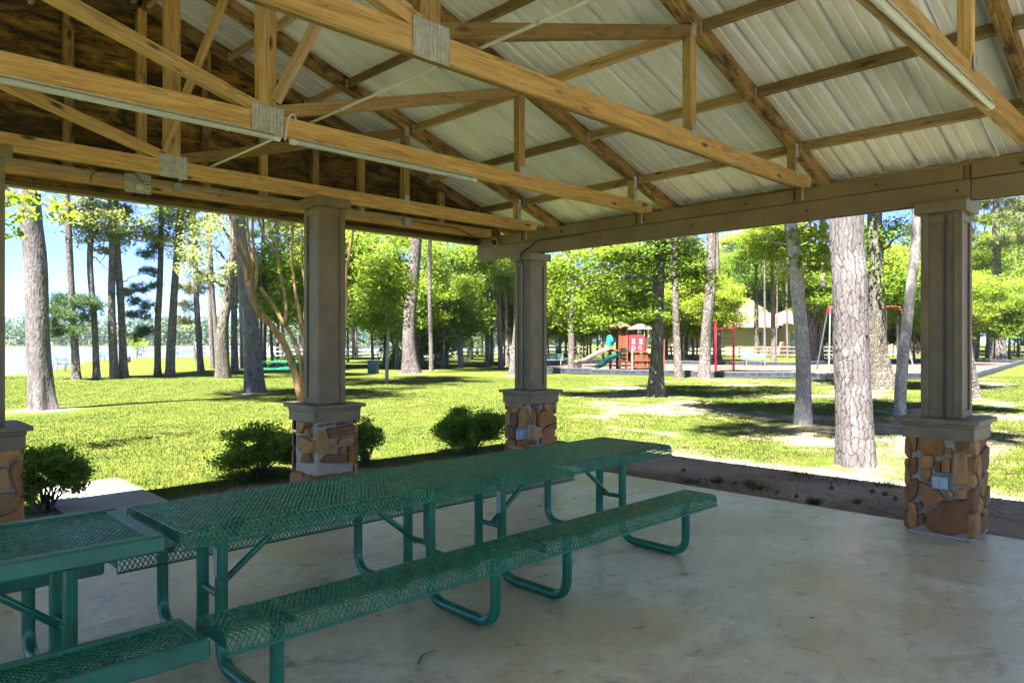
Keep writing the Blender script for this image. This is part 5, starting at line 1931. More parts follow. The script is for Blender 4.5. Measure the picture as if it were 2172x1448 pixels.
# ------------------------------------------------------------------ grass, litter
rg = np.random.default_rng(71)
n = 300000
u = rg.uniform(-260, 2420, n)
d = 7.0 * (34 / 7.0) ** (rg.uniform(0, 1, n) ** 0.85)
s_ = d * (u - CX) / FPX
bx, by = FW[0] * d + RT[0] * s_, FW[1] * d + RT[1] * s_
ok = ~((bx > -2.5) & (bx < 6.98) & (by > -3.6) & (by < 7.2)) & ~((bx > 1.68) & (bx < 2.64) & (by < 9.34)) & (by > -6)
dm = dirt_amount(bx, by) + 0.45 * (value_noise(bx, by, 0.35, 9) - 0.5) + 0.3 * (value_noise(bx, by, 0.09, 4) - 0.5)
ok &= rg.uniform(0, 1, n) > np.clip((dm - 0.18) / 0.42, 0, 0.995)
bx, by, d = bx[ok], by[ok], d[ok]
n = len(bx)
hh = rg.uniform(0.012, 0.030, n) * (1 + 0.4 * value_noise(bx, by, 1.3, 3))
an = rg.uniform(0, 6.283, n)
ww = rg.uniform(0.004, 0.007, n) * (0.7 + d / 16)
ln = rg.uniform(0.2, 0.9, n) * hh
la = rg.uniform(0, 6.283, n)
zb = np.full(n, GZ - 0.012) + np.clip((np.hypot(bx, by) - 11) / 10, 0, 1) * 0.035 * (value_noise(bx, by, 4.0, 5) - 0.5)
vs = np.stack([np.stack([bx - ww * np.cos(an), by - ww * np.sin(an), zb], -1), np.stack([bx + ww * np.cos(an), by + ww * np.sin(an), zb], -1),
               np.stack([bx + ln * np.cos(la), by + ln * np.sin(la), zb + hh + 0.012], -1)], 1).reshape(-1, 3)
gvar = np.clip(0.42 + 0.6 * (value_noise(bx, by, 1.1, 8) - 0.5) + 0.6 * (value_noise(bx, by, 4.7, 12) - 0.5) + 0.22 * rg.normal(size=n), 0, 1)
# tufts that grow at the edge of the floor
tb = []
for (u_, v_, r_) in ((1465, 1025, .16), (1610, 1037, .13), (1725, 1068, .07), (1520, 1022, .08), (1590, 1030, .07), (1790, 1020, .25), (1700, 1010, .25), (1880, 1030, .2)):
    c_ = gp(u_, v_)
    q_ = rg.normal(size=(160, 2)) * r_ * .5
    tb.append(np.stack([c_.x + q_[:, 0], c_.y + q_[:, 1]], -1))
tb = np.concatenate(tb)
tn = len(tb)
ta, tl, th_ = rg.uniform(0, 6.28, tn), rg.uniform(0, 6.28, tn), rg.uniform(.03, .09, tn)
tw_ = 0.004
tv = np.stack([np.stack([tb[:, 0] - tw_ * np.cos(ta), tb[:, 1] - tw_ * np.sin(ta), np.full(tn, GZ - .01)], -1), np.stack([tb[:, 0] + tw_ * np.cos(ta), tb[:, 1] + tw_ * np.sin(ta), np.full(tn, GZ - .01)], -1),
               np.stack([tb[:, 0] + .6 * th_ * np.cos(tl), tb[:, 1] + .6 * th_ * np.sin(tl), GZ + th_], -1)], 1).reshape(-1, 3)
vs = np.concatenate([vs, tv])
gvar = np.concatenate([gvar, np.clip(rg.normal(size=tn) * .2 + .55, 0, 1)])
n += tn
go = np_mesh('grass', vs, np.arange(n * 3).reshape(-1, 3), M['grass'], None, gvar)
tag(go, 'short bright lawn grass around the pavilion', 'grass', kind='stuff')

# pine straw and bark bits on the bare soil beside the floor
n = 6500
px_ = 6.98 + np.abs(rg.normal(size=n)) * 1.0
py_ = rg.uniform(-1.5, 7.0, n)
dens = value_noise(px_, py_, 0.8, 21) * 0.7 + value_noise(px_, py_, 0.25, 22) * 0.3
ok = (dens > 0.38 + 0.12 * rg.normal(size=n)) & (px_ < 10.5)
px_, py_ = px_[ok], py_[ok]
n = len(px_)
an = rg.normal(size=n) * 0.8 + 0.9
L = rg.uniform(0.03, 0.11, n)
w = rg.uniform(0.0015, 0.005, n)
ca, sa = np.cos(an), np.sin(an)
z0, z1 = GZ + rg.uniform(0.002, 0.012, n), GZ + rg.uniform(0.002, 0.02, n)
vs = np.stack([np.stack([px_ - ca * L - sa * w, py_ - sa * L + ca * w, z0], -1), np.stack([px_ - ca * L + sa * w, py_ - sa * L - ca * w, z0], -1),
               np.stack([px_ + ca * L + sa * w, py_ + sa * L - ca * w, z1], -1), np.stack([px_ + ca * L - sa * w, py_ + sa * L + ca * w, z1], -1)], 1).reshape(-1, 3)
M['straw'] = leafmat('pine_straw', (0.06, 0.034, 0.024), (0.17, 0.10, 0.066), (0.36, 0.24, 0.16), 0.05, 0.9)
so = np_mesh('pine_straw', vs, np.arange(n * 4).reshape(-1, 4), M['straw'], None, rg.uniform(0, 1, n))
tag(so, 'pine straw and bark bits strewn on bare soil', 'litter', kind='stuff')

# pine cones, each one a thing
cone_v, cone_f = [], []
mbc = MB()
mbc.tube([(0, 0, -0.03), (0, 0, -0.018), (0, 0, 0.0), (0, 0, 0.02), (0, 0, 0.034)], [0.006, 0.018, 0.020, 0.012, 0.003], 8)
for k in range(34):
    z = -0.022 + 0.05 * k / 33
    r = 0.020 * math.sin(math.pi * min(1, max(0.1, (z + 0.034) / 0.072))) + 0.004
    a_ = k * 2.4
    c = Vector((r * math.cos(a_), r * math.sin(a_), z))
    o_ = Vector((math.cos(a_), math.sin(a_), 0.5)).normalized() * 0.012
    sd_ = Vector((-math.sin(a_), math.cos(a_), 0)) * 0.007
    mbc.add([c - sd_, c + sd_, c + o_ + sd_ * .6, c + o_ - sd_ * .6], [(0, 1, 2, 3)])
cone_me = bpy.data.meshes.new('pine_cone')
cone_me.from_pydata(mbc.v, [], mbc.f)
cone_me.materials.append(M['debris'])
rc = random.Random(3)
for (u, v) in ((1559, 1028), (1735, 1066), (1649, 1046), (1877, 1050), (1764, 1038), (1850, 1045), (1450, 1000), (1900, 1060), (2008, 1000), (1452, 950), (1690, 1055), (1820, 1068), (2140, 1005)):
    p = gp(u, v)
    o = bpy.data.objects.new('pine_cone', cone_me)
    o.matrix_basis = Matrix.Translation((p.x, p.y, GZ + 0.018)) @ Matrix.Rotation(rc.uniform(0, 6.28), 4, 'Z') @ Matrix.Rotation(1.4, 4, 'X') @ Matrix.Scale(rc.uniform(0.65, 1.0), 4)
    link(o)
    tag(o, 'brown pine cone lying on the soil by the pavilion floor', 'pine cone', 'pine cones by the pavilion floor')

# leaf crumbs, gum spots and a twig on the floor
rg = np.random.default_rng(81)
mb = MB()
for k in range(150):
    x, y = rg.uniform(0.5, 6.8), rg.uniform(-0.5, 6.6)
    r = rg.uniform(0.004, 0.011) * (1.8 if k % 17 == 0 else 1)
    a_ = rg.uniform(0, 6.28)
    pts = [(x + r * math.cos(a_ + q * 1.256) * rg.uniform(.5, 1.2), y + r * .7 * math.sin(a_ + q * 1.256), 0.002 + 0.003 * rg.uniform()) for q in range(5)]
    mb.add(pts, [(0, 1, 2, 3, 4)])
tag(mb.build('floor_crumbs', M['debris']), 'dark leaf crumbs scattered on the concrete floor', 'litter', kind='stuff')
mb = MB()
for k in range(26):
    x, y = rg.uniform(1.0, 6.4), rg.uniform(0.2, 5.6)
    r = rg.uniform(0.006, 0.014)
    mb.add([(x + r * math.cos(q * .785), y + r * math.sin(q * .785), 0.0025) for q in range(8)], [tuple(range(8))])
tag(mb.build('gum_spots', M['white_spot']), 'pale gum spots on the concrete floor', 'litter', kind='stuff')
tw = [gp(u, v, 0.006) for u, v in ((888, 1405), (893, 1392), (905, 1384), (924, 1376))]
tag(smooth_by_angle(MB().tube(resample(tw, 12), [0.004 - 0.0002 * k for k in range(13)], 6).build('twig', M['debris'])), 'curved brown twig on the concrete floor', 'twig')


# ------------------------------------------------------------------ shrubs beside the columns
def shrub(u, v, w, h, n, label, seed, dens=1.0):
    c = gp(u, v)
    rg = np.random.default_rng(seed)
    t = thing('shrub', c, label, 'shrub')
    rnd = random.Random(seed)
    mb = MB()
    bl = []
    for k in range(26):
        a_ = rg.uniform(0, 6.28)
        sz = rg.uniform(.16, .34)
        rad = math.sqrt(rg.uniform(0, 1))
        z = rg.uniform(0.35, 0.95)
        q = Vector((c.x + rad * w * .82 * math.cos(a_), c.y + rad * w * .82 * math.sin(a_), GZ + h * z * (1 - 0.32 * rad ** 2)))
        mb.tube([c + Vector((rnd.uniform(-.06, .06), rnd.uniform(-.06, .06), -0.02)), c.lerp(q, .5) + Vector((rnd.uniform(-.05, .05), rnd.uniform(-.05, .05), .03)), q], [0.010, 0.006, 0.003], 5, False)
        bl.append((tuple(q), (w * sz, w * sz, h * sz * .65)))
    mb.build('stem', M['bark_dark'], t, smooth=True, loc=c)
    P_, V_ = clump_points(bl, n, rg, sub=10, tight=.36)
    ok = P_[:, 2] > GZ + 0.04
    _leafobj('foliage', leaf_quads(P_[ok], V_[ok], 0.038, rg, 0.5, 0.35), M['leaf_bush'], t, c)
    TREE_BASES.append((c.x, c.y, w * 0.8))
    return t


shrub(95, 1082, 0.38, 0.64, 15000, 'dark green shrub beside the path at the left', 101)
shrub(552, 1008, 0.56, 0.68, 26000, 'round shrub left of the stone column near the path', 102)
shrub(775, 985, 0.30, 0.58, 6500, 'sparse shrub right of the stone column near the path', 103)
shrub(1003, 960, 0.62, 0.70, 28000, 'round shrub left of the corner column', 104)

# ------------------------------------------------------------------ playground
pg = bpy.data.meshes.new('playground_mulch')
pg.from_pydata([(p.x, p.y, GZ + 0.03) for p in play_poly], [], [tuple(range(len(play_poly)))])
M['mulch'] = plain('mulch', (0.088, 0.050, 0.036), 0.95, var=0.3, scale=1.2, bmp=0.4)
pg.materials.append(M['mulch'])
pgo = link(bpy.data.objects.new('playground_mulch', pg))
tag(pgo, kind='structure')


def border_segment_mesh():
    mb = MB()
    mb.box((0, 0, 0.125), (1.19, 0.055, 0.29), ch=0.012)
    for k in range(3):
        mb.box((-0.36 + 0.36 * k, 0, 0.135), (0.27, 0.08, 0.03))
        mb.box((-0.36 + 0.36 * k, 0, 0.21), (0.27, 0.08, 0.03))
    mb.box((0.60, 0, 0.13), (0.07, 0.09, 0.32), ch=0.01)
    me = bpy.data.meshes.new('border_segment')
    me.from_pydata(mb.v, [], mb.f)
    me.materials.append(M['border'])
    return me


bme = border_segment_mesh()
pb = thing('playground_border', play_poly[3], 'grey plastic border blocks edging the playground', 'border')
for a, c in zip(play_poly, play_poly[1:] + play_poly[:1]):
    L = (c - a).length
    n = max(1, int(round(L / 1.22)))
    for k in range(n):
        p = a.lerp(c, (k + 0.5) / n)
        o = bpy.data.objects.new('border_segment', bme)
        an = math.atan2(c.y - a.y, c.x - a.x)
        o.matrix_basis = Matrix.Translation((p.x, p.y, GZ + 0.02 + 0.03 * ((k * 7) % 3 - 1) * .5)) @ Matrix.Rotation(an, 4, 'Z') @ Matrix.Diagonal((L / n / 1.22, 1, 1, 1))
        link(o, pb)

RTv, FWv = Vector((RT[0], RT[1], 0)), Vector((FW[0], FW[1], 0))
YAWR = math.atan2(RT[1], RT[0])


class Frame:
    """local frame facing the pavilion: x to the right, y away, z up, in metres"""
    def __init__(self, p, turn=0.0):
        self.p = Vector(p)
        self.M = Matrix.Translation(self.p) @ Matrix.Rotation(YAWR + turn, 4, 'Z')

    def __call__(self, x, y, z):
        return self.M @ Vector((x, y, z))

    def box(self, mb, c, s, ch=0.0):
        R = self.M.to_3x3()
        return mb.box(self(*c), s, R, ch)


# timber playset with two slides
p0 = gp(1345, 785)
fr = Frame(p0, 0.25)
k = depth(p0) / FPX
ps = thing('playset', p0, 'wooden playset with a red panel, cream slide and green wavy slide', 'playset')
PX = lambda u: (u - 1345) * k
PZ = lambda v: (785 - v) * k
def pbox(name, x0, x1, y0, y1, z0, z1, mat, parent=ps, ch=0.01):
    mb = MB()
    fr.box(mb, ((x0 + x1) / 2, (y0 + y1) / 2, (z0 + z1) / 2), (abs(x1 - x0), abs(y1 - y0), abs(z1 - z0)), ch)
    return mb.build(name, mat, parent, loc=fr((x0 + x1) / 2, (y0 + y1) / 2, (z0 + z1) / 2))
W = M['playwood']
M['canopy'] = plain('canopy_wood', (0.16, 0.085, 0.056), 0.8, var=0.2)
for x in (PX(1311), PX(1327), PX(1372), PX(1412)):
    for y in (-0.05, 1.35):
        pbox('post', x - .06, x + .06, y - .06, y + .06, -0.1, PZ(690 if x < PX(1400) else 720), W)
pbox('platform', PX(1309), PX(1374), -0.02, 1.4, PZ(745), PZ(741), W)
pbox('platform', PX(1340), PX(1414), -0.05, 1.4, PZ(767), PZ(763), W)
for q in range(6):
    x = PX(1311) + 0.08 + q * 0.07
    pbox('slat', x, x + .055, -0.10, -0.075, PZ(738), PZ(706), W, ch=.004)
for q in range(11):
    x = PX(1336) + q * 0.135
    pbox('slat', x, x + .10, -0.12, -0.09, PZ(781), PZ(747 if q < 4 else 752), W, ch=.004)
for z in (746, 765, 780):
    pbox('rail', PX(1334), PX(1392), -0.16, -0.12, PZ(z + 1.5), PZ(z - 1.5), W, ch=.006)
pn = pbox('red_panel', PX(1331), PX(1367), -0.15, -0.12, PZ(745), PZ(711), M['red'])
for (u0, v0) in ((1341, 724), (1358, 724)):
    for a_, b_ in ((-3, -6), (1, -6), (-3, 1), (1, 1)):
        pbox('cut_out', PX(u0 + a_), PX(u0 + a_ + 2.4), -0.157, -0.151, PZ(v0 + b_ + 5), PZ(v0 + b_), M['cream'], pn, ch=0)
for (u0, v0) in ((1341, 738), (1356, 738)):
    mb = MB()
    c = [fr(PX(u0) + .10 * math.cos(a_ * .5236), -0.156, PZ(v0) + .10 * math.sin(a_ * .5236)) for a_ in range(13)]
    mb.tube(c, 0.013, 5, False)
    mb.build('flower_mark', M['white_pvc'], pn)
# roofs over the two towers
for (ua, ub, vt) in ((1302, 1332, 681), (1352, 1385, 686)):
    xm, hw = PX((ua + ub) / 2), PX(ub) - PX(ua)
    mb = MB()
    e = hw / 2 + .1
    pts = [fr(xm - e, -0.25, PZ(vt + 12)), fr(xm + e, -0.25, PZ(vt + 12)), fr(xm + e, 1.5, PZ(vt + 12)), fr(xm - e, 1.5, PZ(vt + 12)), fr(xm, 0.3, PZ(vt)), fr(xm, 1.0, PZ(vt))]
    mb.add(pts, [(0, 1, 4), (1, 2, 5, 4), (2, 3, 5), (3, 0, 4, 5), (3, 2, 1, 0)])
    mb.build('canopy', M['canopy'], ps)


def slide(name, pts, w, mat, lip=0.10):
    """bed with raised sides following a line of (x, y, z) points"""
    P = resample(pts, 18)
    mb = MB()
    vs = []
    n = len(P)
    for i, p in enumerate(P):
        t = (P[min(i + 1, n - 1)] - P[max(i - 1, 0)]).normalized()
        sdv = Vector((0, 1, 0))
        up = t.cross(sdv)
        if up.z < 0: up = -up
        for (a_, h_) in ((-1, lip), (-0.86, 0.0), (0.86, 0.0), (1, lip), (1.08, lip), (0.95, -0.05), (-0.95, -0.05), (-1.08, lip)):
            vs.append(fr(*(p + sdv * a_ * w / 2 + up * h_)))
    fs = []
    for i in range(n - 1):
        for q in range(8):
            q2 = (q + 1) % 8
            fs.append((i * 8 + q, i * 8 + q2, (i + 1) * 8 + q2, (i + 1) * 8 + q))
    fs += [tuple(range(8)), tuple((n - 1) * 8 + q for q in range(8))]
    mb.add(vs, fs)
    return smooth_by_angle(mb.build(name, mat, ps, loc=fr(*P[0])), 50)


S3 = lambda u, v, y: Vector((PX(u), y, PZ(v)))
slide('slide', [S3(1305, 737, .9), S3(1285, 746, .9), S3(1262, 757, .9), S3(1243, 766, .9), S3(1226, 768, .9)], 0.52, M['cream'])
pbox('slide_foot', PX(1228), PX(1238), .8, 1.0, -.02, PZ(771), M['cream'])
slide('slide', [S3(1328, 743, .15), S3(1314, 749, .15), S3(1302, 757, .15), S3(1288, 763, .15), S3(1276, 774, .15), S3(1262, 779, .15)], 0.55, M['slide_green'], 0.14)
mb = MB()
mb.tube([fr(*S3(1309, 722, .9)), fr(*S3(1300, 722, .9))], 0.33, 16)
smooth_by_angle(mb.build('tube_hood', M['teal'], ps))
mb = MB().tube([fr(PX(1333), -.5, -.35), fr(PX(1333), -.5, PZ(734))], 0.03, 8)
mb.build('pole', M['white_pvc'], ps)
mb = MB()
mb.tube([fr(PX(1376), -.14, PZ(744)), fr(PX(1376), -.20, PZ(744))], 0.12, 12)
mb.build('steering_wheel', M['yellow'] if 'yellow' in M else M['cream'], ps)
for q in range(5):
    pbox('ladder_rung', PX(1312), PX(1326), -.14, -.08, PZ(782 - q * 8), PZ(780.5 - q * 8), W, ch=0)

# red climbing frame with a chain net
c0 = gp(1537, 787)
fr = Frame(c0)
k = depth(c0) / FPX
cf = thing('climbing_frame', c0, 'red two-post climbing frame with a hanging chain net', 'climbing frame')
for (u, vt) in ((1518, 683), (1556, 684)):
    smooth_by_angle(MB().tube([fr((u - 1537) * k, 0, -.1), fr((u - 1537) * k, 0, (787 - vt) * k)], 0.065, 12).build('post', M['red'], cf))
smooth_by_angle(MB().tube([fr((1518 - 1537) * k, 0, (787 - 697) * k), fr((1556 - 1537) * k, 0, (787 - 697) * k)], 0.03, 10).build('bar', M['red'], cf))
mb = MB()
for q in range(7):
    x = (1523 - 1537 + q * 4.6) * k
    mb.tube([fr(x, 0, (787 - 700) * k), fr(x + .03, .02, .1)], 0.008, 4, False)
for q in range(8):
    z = .2 + q * .28
    mb.tube([fr((1520 - 1537) * k, 0, z), fr((1554 - 1537) * k, 0, z)], 0.008, 4, False)
mb.build('chain_net', M['black'], cf)

# swing set
c0 = gp(1825, 786)
fr = Frame(c0, -0.10)
k = depth(c0) / FPX
sw = thing('swing_set', c0, 'swing set with red bends and grey legs behind the big pine', 'swing set')
zt_ = (786 - 651) * k
for (u, s) in ((1764, -1), (1900, 1)):
    x = (u - 1825) * k
    for yy in (-1.1, 1.1):
        foot = fr(x + s * 0.45, yy, -.1)
        kn = fr(x + s * 0.10, yy * .22, zt_ - .35)
        smooth_by_angle(MB().tube([foot, kn], 0.045, 10).build('leg', M['steel'], sw))
        smooth_by_angle(MB().tube(bend([kn, fr(x + s * .06, yy * .14, zt_ - .02), fr(x, 0, zt_)], .25, 5), 0.055, 10).build('elbow', M['red'], sw))
smooth_by_angle(MB().tube([fr((1764 - 1825) * k, 0, zt_), fr((1900 - 1825) * k, 0, zt_)], 0.05, 10).build('top_bar', M['red'], sw))
for u in (1790, 1835, 1870):
    for s in (-.22, .22):
        MB().tube([fr((u - 1825) * k + s, 0, zt_), fr((u - 1825) * k + s, 0, .55)], 0.008, 4, False).build('chain', M['steel'], sw)
    mb = MB()
    fr.box(mb, ((u - 1825) * k, 0, .53), (.5, .16, .03), .008)
    mb.build('swing_seat', M['black'], sw)


def park_bench(p, w, mat, label, turn=0.0, back=True, name='park_bench', group=None):
    fr = Frame(p, turn)
    t = thing(name, p, label, 'bench', group)
    for q in range(3):
        mb = MB(); fr.box(mb, (0, -.16 + q * .15, .45), (w, .13, .035), .008); mb.build('seat_slat', mat, t, loc=fr(0, -.16 + q * .15, .45))
    if back:
        for q in range(2):
            mb = MB(); fr.box(mb, (0, .24 + q * .03, .62 + q * .16), (w, .035, .13), .008); mb.build('back_slat', mat, t, loc=fr(0, .25, .62 + q * .16))
    for s in (-1, 1):
        mb = MB()
        mb.tube([fr(s * w * .36, .25, -.03), fr(s * w * .36, .20, .42), fr(s * w * .36, .30, .86 if back else .43)], 0.025, 8, False)
        mb.tube([fr(s * w * .36, -.18, -.03), fr(s * w * .36, -.18, .43), fr(s * w * .36, .2, .43)], 0.025, 8, False)
        mb.build('leg', M['steel'] if mat is not M['green_frame'] else M['green_frame'], t, smooth=True)
    return t


park_bench(gp(1601, 776), 1.75, M['bench_blue'], 'pale blue bench behind the red climbing frame')
park_bench(gp(1172, 777), 1.5, M['bench_blue'], 'pale blue bench at the left of the playground')
park_bench(gp(140, 788), 1.25, M['sign_green'], 'green bench on the shore beside the slim pine', 2.6)
park_bench(gp(228, 766), 1.4, M['sign_green'], 'bench at the water near the twin pines', 2.9)
park_bench(gp(395, 757.5), 3.0, M['sign_green'], 'dark bench on the far grass before the white railing', 3.0)

# more green picnic tables out on the lawn: same make as the ones under the roof
for (u, v, rz, lab) in ((588, 800, 0.35, 'green picnic table on the lawn left of the column'), (612, 782, 0.2, 'green picnic table farther off behind the crape myrtle'),
                        (1192, 769, 0.5, 'green picnic table behind the playground bench')):
    p = gp(u, v)
    c = copy_tree(t_right)
    c.location = (p.x, p.y, GZ)
    c.rotation_euler = (0, 0, rz - 0.79)
    c['label'] = lab
    c['group'] = 'picnic tables out on the lawn'


def bin_(u, v, w, h, mat, label, square=True):
    p = gp(u, v)
    fr = Frame(p)
    t = thing('trash_bin', p, label, 'trash bin')
    if square:
        mb = MB(); fr.box(mb, (0, 0, h / 2 - .02), (w, w, h), .02); mb.build('body', mat, t, loc=fr(0, 0, h / 2))
        mb = MB(); fr.box(mb, (0, 0, h + .02), (w * 1.06, w * 1.06, .05), .012); mb.build('lid', mat, t, loc=fr(0, 0, h))
        mb = MB(); fr.box(mb, (0, -w / 2 - .006, h * .55), (w * .8, .014, h * .7), .004); mb.build('door', mat, t, loc=fr(0, 0, h * .5))
    else:
        smooth_by_angle(MB().tube([fr(0, 0, -.03), fr(0, 0, h * .05), fr(0, 0, h * .95), fr(0, 0, h)], [w / 2 * .94, w / 2, w / 2, w / 2 * .94], 16).build('body', mat, t))
        for z in (.33, .66):
            MB().tube([fr(0, 0, h * z - .02), fr(0, 0, h * z + .02)], w / 2 * 1.03, 16).build('hoop', mat, t)
    return t


bin_(792, 793, .50, .66, M['blue_bin'], 'dark blue square bin on the lawn')
bin_(271, 768, .42, .48, M['brown_bin'], 'brown barrel bin right of the twin pines', False)

sp = gp(114, 786)
fr = Frame(sp)
t = thing('shore_sign', sp, 'small green sign on a thin post at the shore', 'sign')
MB().tube([fr(0, 0, -.1), fr(0, 0, .62)], .02, 8).build('post', M['steel'], t)
mb = MB(); fr.box(mb, (0, -.02, .72), (.18, .015, .24), .004); mb.build('panel', M['sign_green'], t)

# bright shrub at the water
wb = gp(290, 758)
t = thing('shore_shrub', wb, 'yellow green bush at the water beside the barrel bin', 'shrub')
rg = np.random.default_rng(91)
bl = [((wb.x + rg.normal() * .7, wb.y + rg.normal() * .7, rg.uniform(.4, 2.0)), (.6, .6, .45)) for _ in range(12)]
P_, V_ = clump_points(bl, 1500, rg, sub=8)
_leafobj('foliage', leaf_quads(P_, V_ + .2, .14, rg), M['leaf_bright'], t, wb)
MB().tube([wb + Vector((0, 0, -.1)), wb + Vector((.1, 0, .9))], .05, 6).build('stem', M['bark_dark'], t)


# ------------------------------------------------------------------ fences
def rail_fence(a, c, label, mat, h=1.25, rails=(.35, .75, 1.15), step=2.4, rw_=.14, pw=.13):
    a, c = Vector(a), Vector(c)
    L = (c - a).length
    n = max(1, int(round(L / step)))
    an = math.atan2(c.y - a.y, c.x - a.x)
    t = thing('rail_fence', a.lerp(c, .5), label, 'fence')
    pm = bpy.data.meshes.new('post'); mb = MB().box((0, 0, h / 2 - .05), (pw, pw, h + .1), ch=.015); pm.from_pydata(mb.v, [], mb.f); pm.materials.append(mat)
    rm = bpy.data.meshes.new('rail'); mb = MB().box((0, 0, 0), (L / n - .006, .05, rw_), ch=.008); rm.from_pydata(mb.v, [], mb.f); rm.materials.append(mat)
    for i in range(n + 1):
        p = a.lerp(c, i / n)
        o = bpy.data.objects.new('post', pm)
        o.matrix_basis = Matrix.Translation((p.x, p.y, GZ)) @ Matrix.Rotation(an, 4, 'Z')
        link(o, t)
        if i == n: break
        q = a.lerp(c, (i + .5) / n)
        for z in rails:
            o = bpy.data.objects.new('rail', rm)
            nn = Vector((math.sin(an), -math.cos(an), 0)) * (pw / 2 + .028)
            o.matrix_basis = Matrix.Translation((q.x + nn.x, q.y + nn.y, GZ + z)) @ Matrix.Rotation(an, 4, 'Z')
            link(o, t)
    return t


rail_fence(gp(560, 762), gp(860, 763), 'pale rail fence by the water left of stout pine', M['fence_white'])
rail_fence(gp(864, 763), gp(1092, 764), 'pale rail fence between stout pine and corner column', M['fence_white'])
rail_fence(gp(1130, 762), gp(1470, 760), 'weathered rail fence behind the playset', M['fence_wood'])
rail_fence(gp(1472, 760), gp(1940, 759), 'weathered rail fence before the tiled house', M['fence_wood'])
rail_fence(gp(1942, 759), gp(2230, 757), 'weathered rail fence at the far right', M['fence_wood'])
rail_fence(pd(318, 757, 84), pd(540, 755, 90), 'white railing along the water beyond the leaning pines', M['fence_white'], 1.2, (.5, 1.1), 3.0, .12, .12)

# ------------------------------------------------------------------ house with a tiled roof behind the fence
hb = pd(1600, 750, 92)
hb.z = GZ
fr = Frame(hb, 0.12)
k = 92 / FPX
hs = thing('tiled_house', hb, 'tan house with a pinkish tiled roof beyond the fence', 'house')
m, nt, b, out = mat_new('clay_tiles')
v = coords(nt, (1, 1, 1))
wv = N(nt, "TexWave", wave_type='BANDS', bands_direction='X')
wv.inputs['Scale'].default_value = 1.6
nt.links.new(v, wv.inputs['Vector'])
n_ = noise_tex(nt, v, 3.0, 5, .7)
col = ramp(nt, n_, [(0.3, (0.12, 0.066, 0.052)), (0.5, (0.175, 0.108, 0.088)), (0.7, (0.225, 0.152, 0.128))]).outputs[0]
nt.links.new(col, b.inputs['Base Color'])
b.inputs['Roughness'].default_value = 0.9
bump(nt, b, wv.outputs[1], .8, .06)
M['clay'] = m


def hbox(name, x0, x1, y0, y1, z0, z1, mat, parent=hs, ch=0.0):
    mb = MB()
    fr.box(mb, ((x0 + x1) / 2, (y0 + y1) / 2, (z0 + z1) / 2), (abs(x1 - x0), abs(y1 - y0), abs(z1 - z0)), ch)
    return mb.build(name, mat, parent, loc=fr((x0 + x1) / 2, (y0 + y1) / 2, (z0 + z1) / 2))


def hip_roof(x0, x1, y0, y1, z0, z1, inset, name='roof'):
    """hip roof; rows of barrel tiles are laid over each slope as real ridges"""
    ym = (y0 + y1) / 2
    A_, B__, C_, D_ = (x0, y0, z0), (x1, y0, z0), (x1, y1, z0), (x0, y1, z0)
    E_, F_ = (x0 + inset, ym, z1), (x1 - inset, ym, z1)
    mb = MB()
    P = [fr(*q) for q in (A_, B__, C_, D_, E_, F_)]
    mb.add(P, [(0, 1, 5, 4), (1, 2, 5), (2, 3, 4, 5), (3, 0, 4), (3, 2, 1, 0)])
    o = mb.build(name, M['clay'], hs, loc=fr((x0 + x1) / 2, ym, z0))
    mb = MB()
    n = int((x1 - x0) / 0.34)
    for i in range(n):
        x = x0 + (i + .5) * (x1 - x0) / n
        t = min(1.0, (x - x0) / inset, (x1 - x) / inset)
        mb.tube([fr(x, y0, z0 + .02), fr(x, y0 + (ym - y0) * t, z0 + (z1 - z0) * t + .02)], 0.11, 5, False)
    c = mb.build('tile_rows', M['clay'], o, smooth=True, loc=fr((x0 + x1) / 2, ym, z0))
    c['kind'] = 'stuff'
    return o


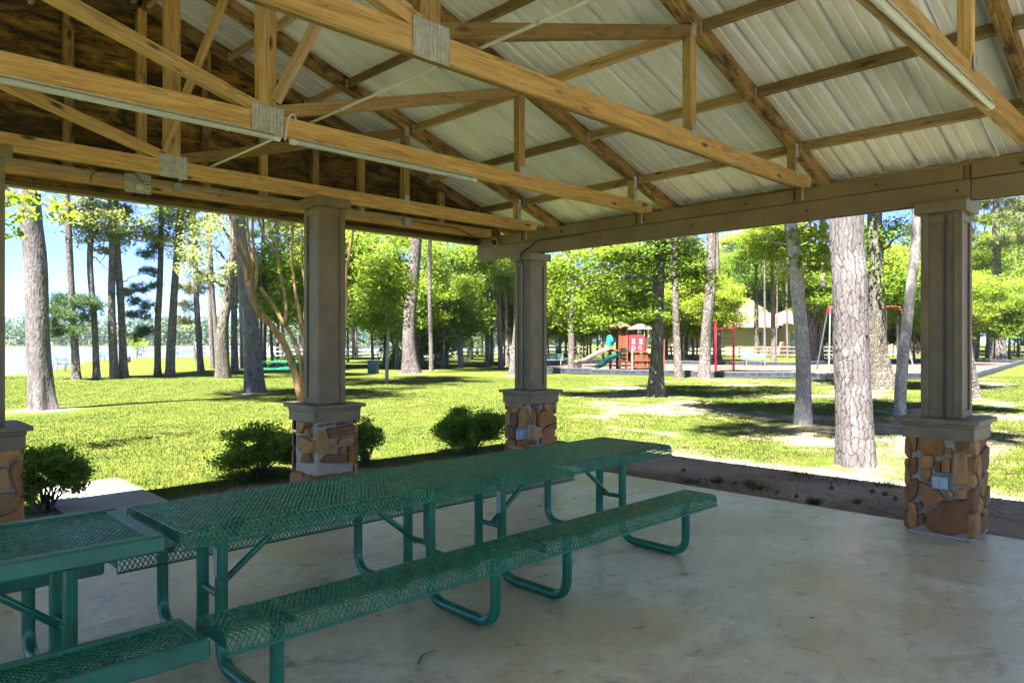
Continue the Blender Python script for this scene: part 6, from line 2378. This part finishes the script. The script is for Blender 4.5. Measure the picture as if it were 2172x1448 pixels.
HX = lambda u: (u - 1600) * k
HZ = lambda v: CAM_H - (v - YH) * k
hbox('wall', HX(1430), HX(1660), 0.6, 9, -.1, HZ(694), M['stucco'])
hbox('wall', HX(1660), HX(1980), -1.5, 9, -.1, HZ(690), M['stucco'])
hip_roof(HX(1422), HX(1680), -.2, 10, HZ(694) - .02, HZ(628), 3.2)
hip_roof(HX(1652), HX(1990), -2.2, 10, HZ(690) + .01, HZ(648), 4.0)
for (ua, ub, va, vb, y) in ((1455, 1470, 715, 738, .6), (1612, 1624, 700, 738, .6), (1665, 1682, 705, 745, -1.5), (1700, 1730, 702, 745, -1.5), (1780, 1810, 705, 738, -1.5)):
    w_ = hbox('window', HX(ua), HX(ub), y - .04, y - .002, HZ(vb), HZ(va), M['white_pvc'])
    hbox('pane', HX(ua) + .1, HX(ub) - .1, y - .06, y - .042, HZ(vb) + .1, HZ(va) - .1, M['glass'], w_)

# parked car half seen beyond the fence
cp = pd(1770, 750, 80); cp.z = GZ
fr = Frame(cp, 0.1)
cr = thing('parked_car', cp, 'white car parked beyond the fence behind the big pine', 'car')
prof_ = [(-2.1, .35), (-2.15, .70), (-1.5, .86), (-.95, 1.38), (.55, 1.42), (1.25, .95), (2.05, .82), (2.12, .38)]
vs = [fr(x, y, z) for y in (-.82, .82) for x, z in prof_]
n = len(prof_)
mb = MB()
mb.add(vs, [tuple(range(n)), tuple(range(2 * n - 1, n - 1, -1))] + [(i, i + n, (i + 1) % n + n, (i + 1) % n) for i in range(n)])
mb.build('body', M['white_pvc'], cr)
for x in (-1.35, 1.3):
    for y in (-.78, .78):
        wl_ = MB().tube([fr(x, y - .1, .33), fr(x, y + .1, .33)], .33, 16).build('wheel', M['black'], cr)
for (x0, x1) in ((-1.0, -.15), (-.08, .7)):
    mb = MB(); fr.box(mb, ((x0 + x1) / 2, -.83, 1.12), (x1 - x0, .02, .36)); mb.build('side_window', M['glass'], cr)

# ------------------------------------------------------------------ air between here and the far shore
m = bpy.data.materials.new('air'); m.use_nodes = True
m.node_tree.nodes.clear()
o_ = m.node_tree.nodes.new("ShaderNodeOutputMaterial"); pv = m.node_tree.nodes.new("ShaderNodeVolumePrincipled")
pv.inputs['Density'].default_value = 0.00013
pv.inputs['Color'].default_value = (0.72, 0.84, 1.0, 1)
pv.inputs['Anisotropy'].default_value = 0.2
m.node_tree.links.new(pv.outputs[0], o_.inputs['Volume'])
hz = MB().box((0, 0, 11), (2700, 2700, 28)).build('haze', m)
tag(hz, 'thin blue air over the lake', 'haze', kind='stuff')
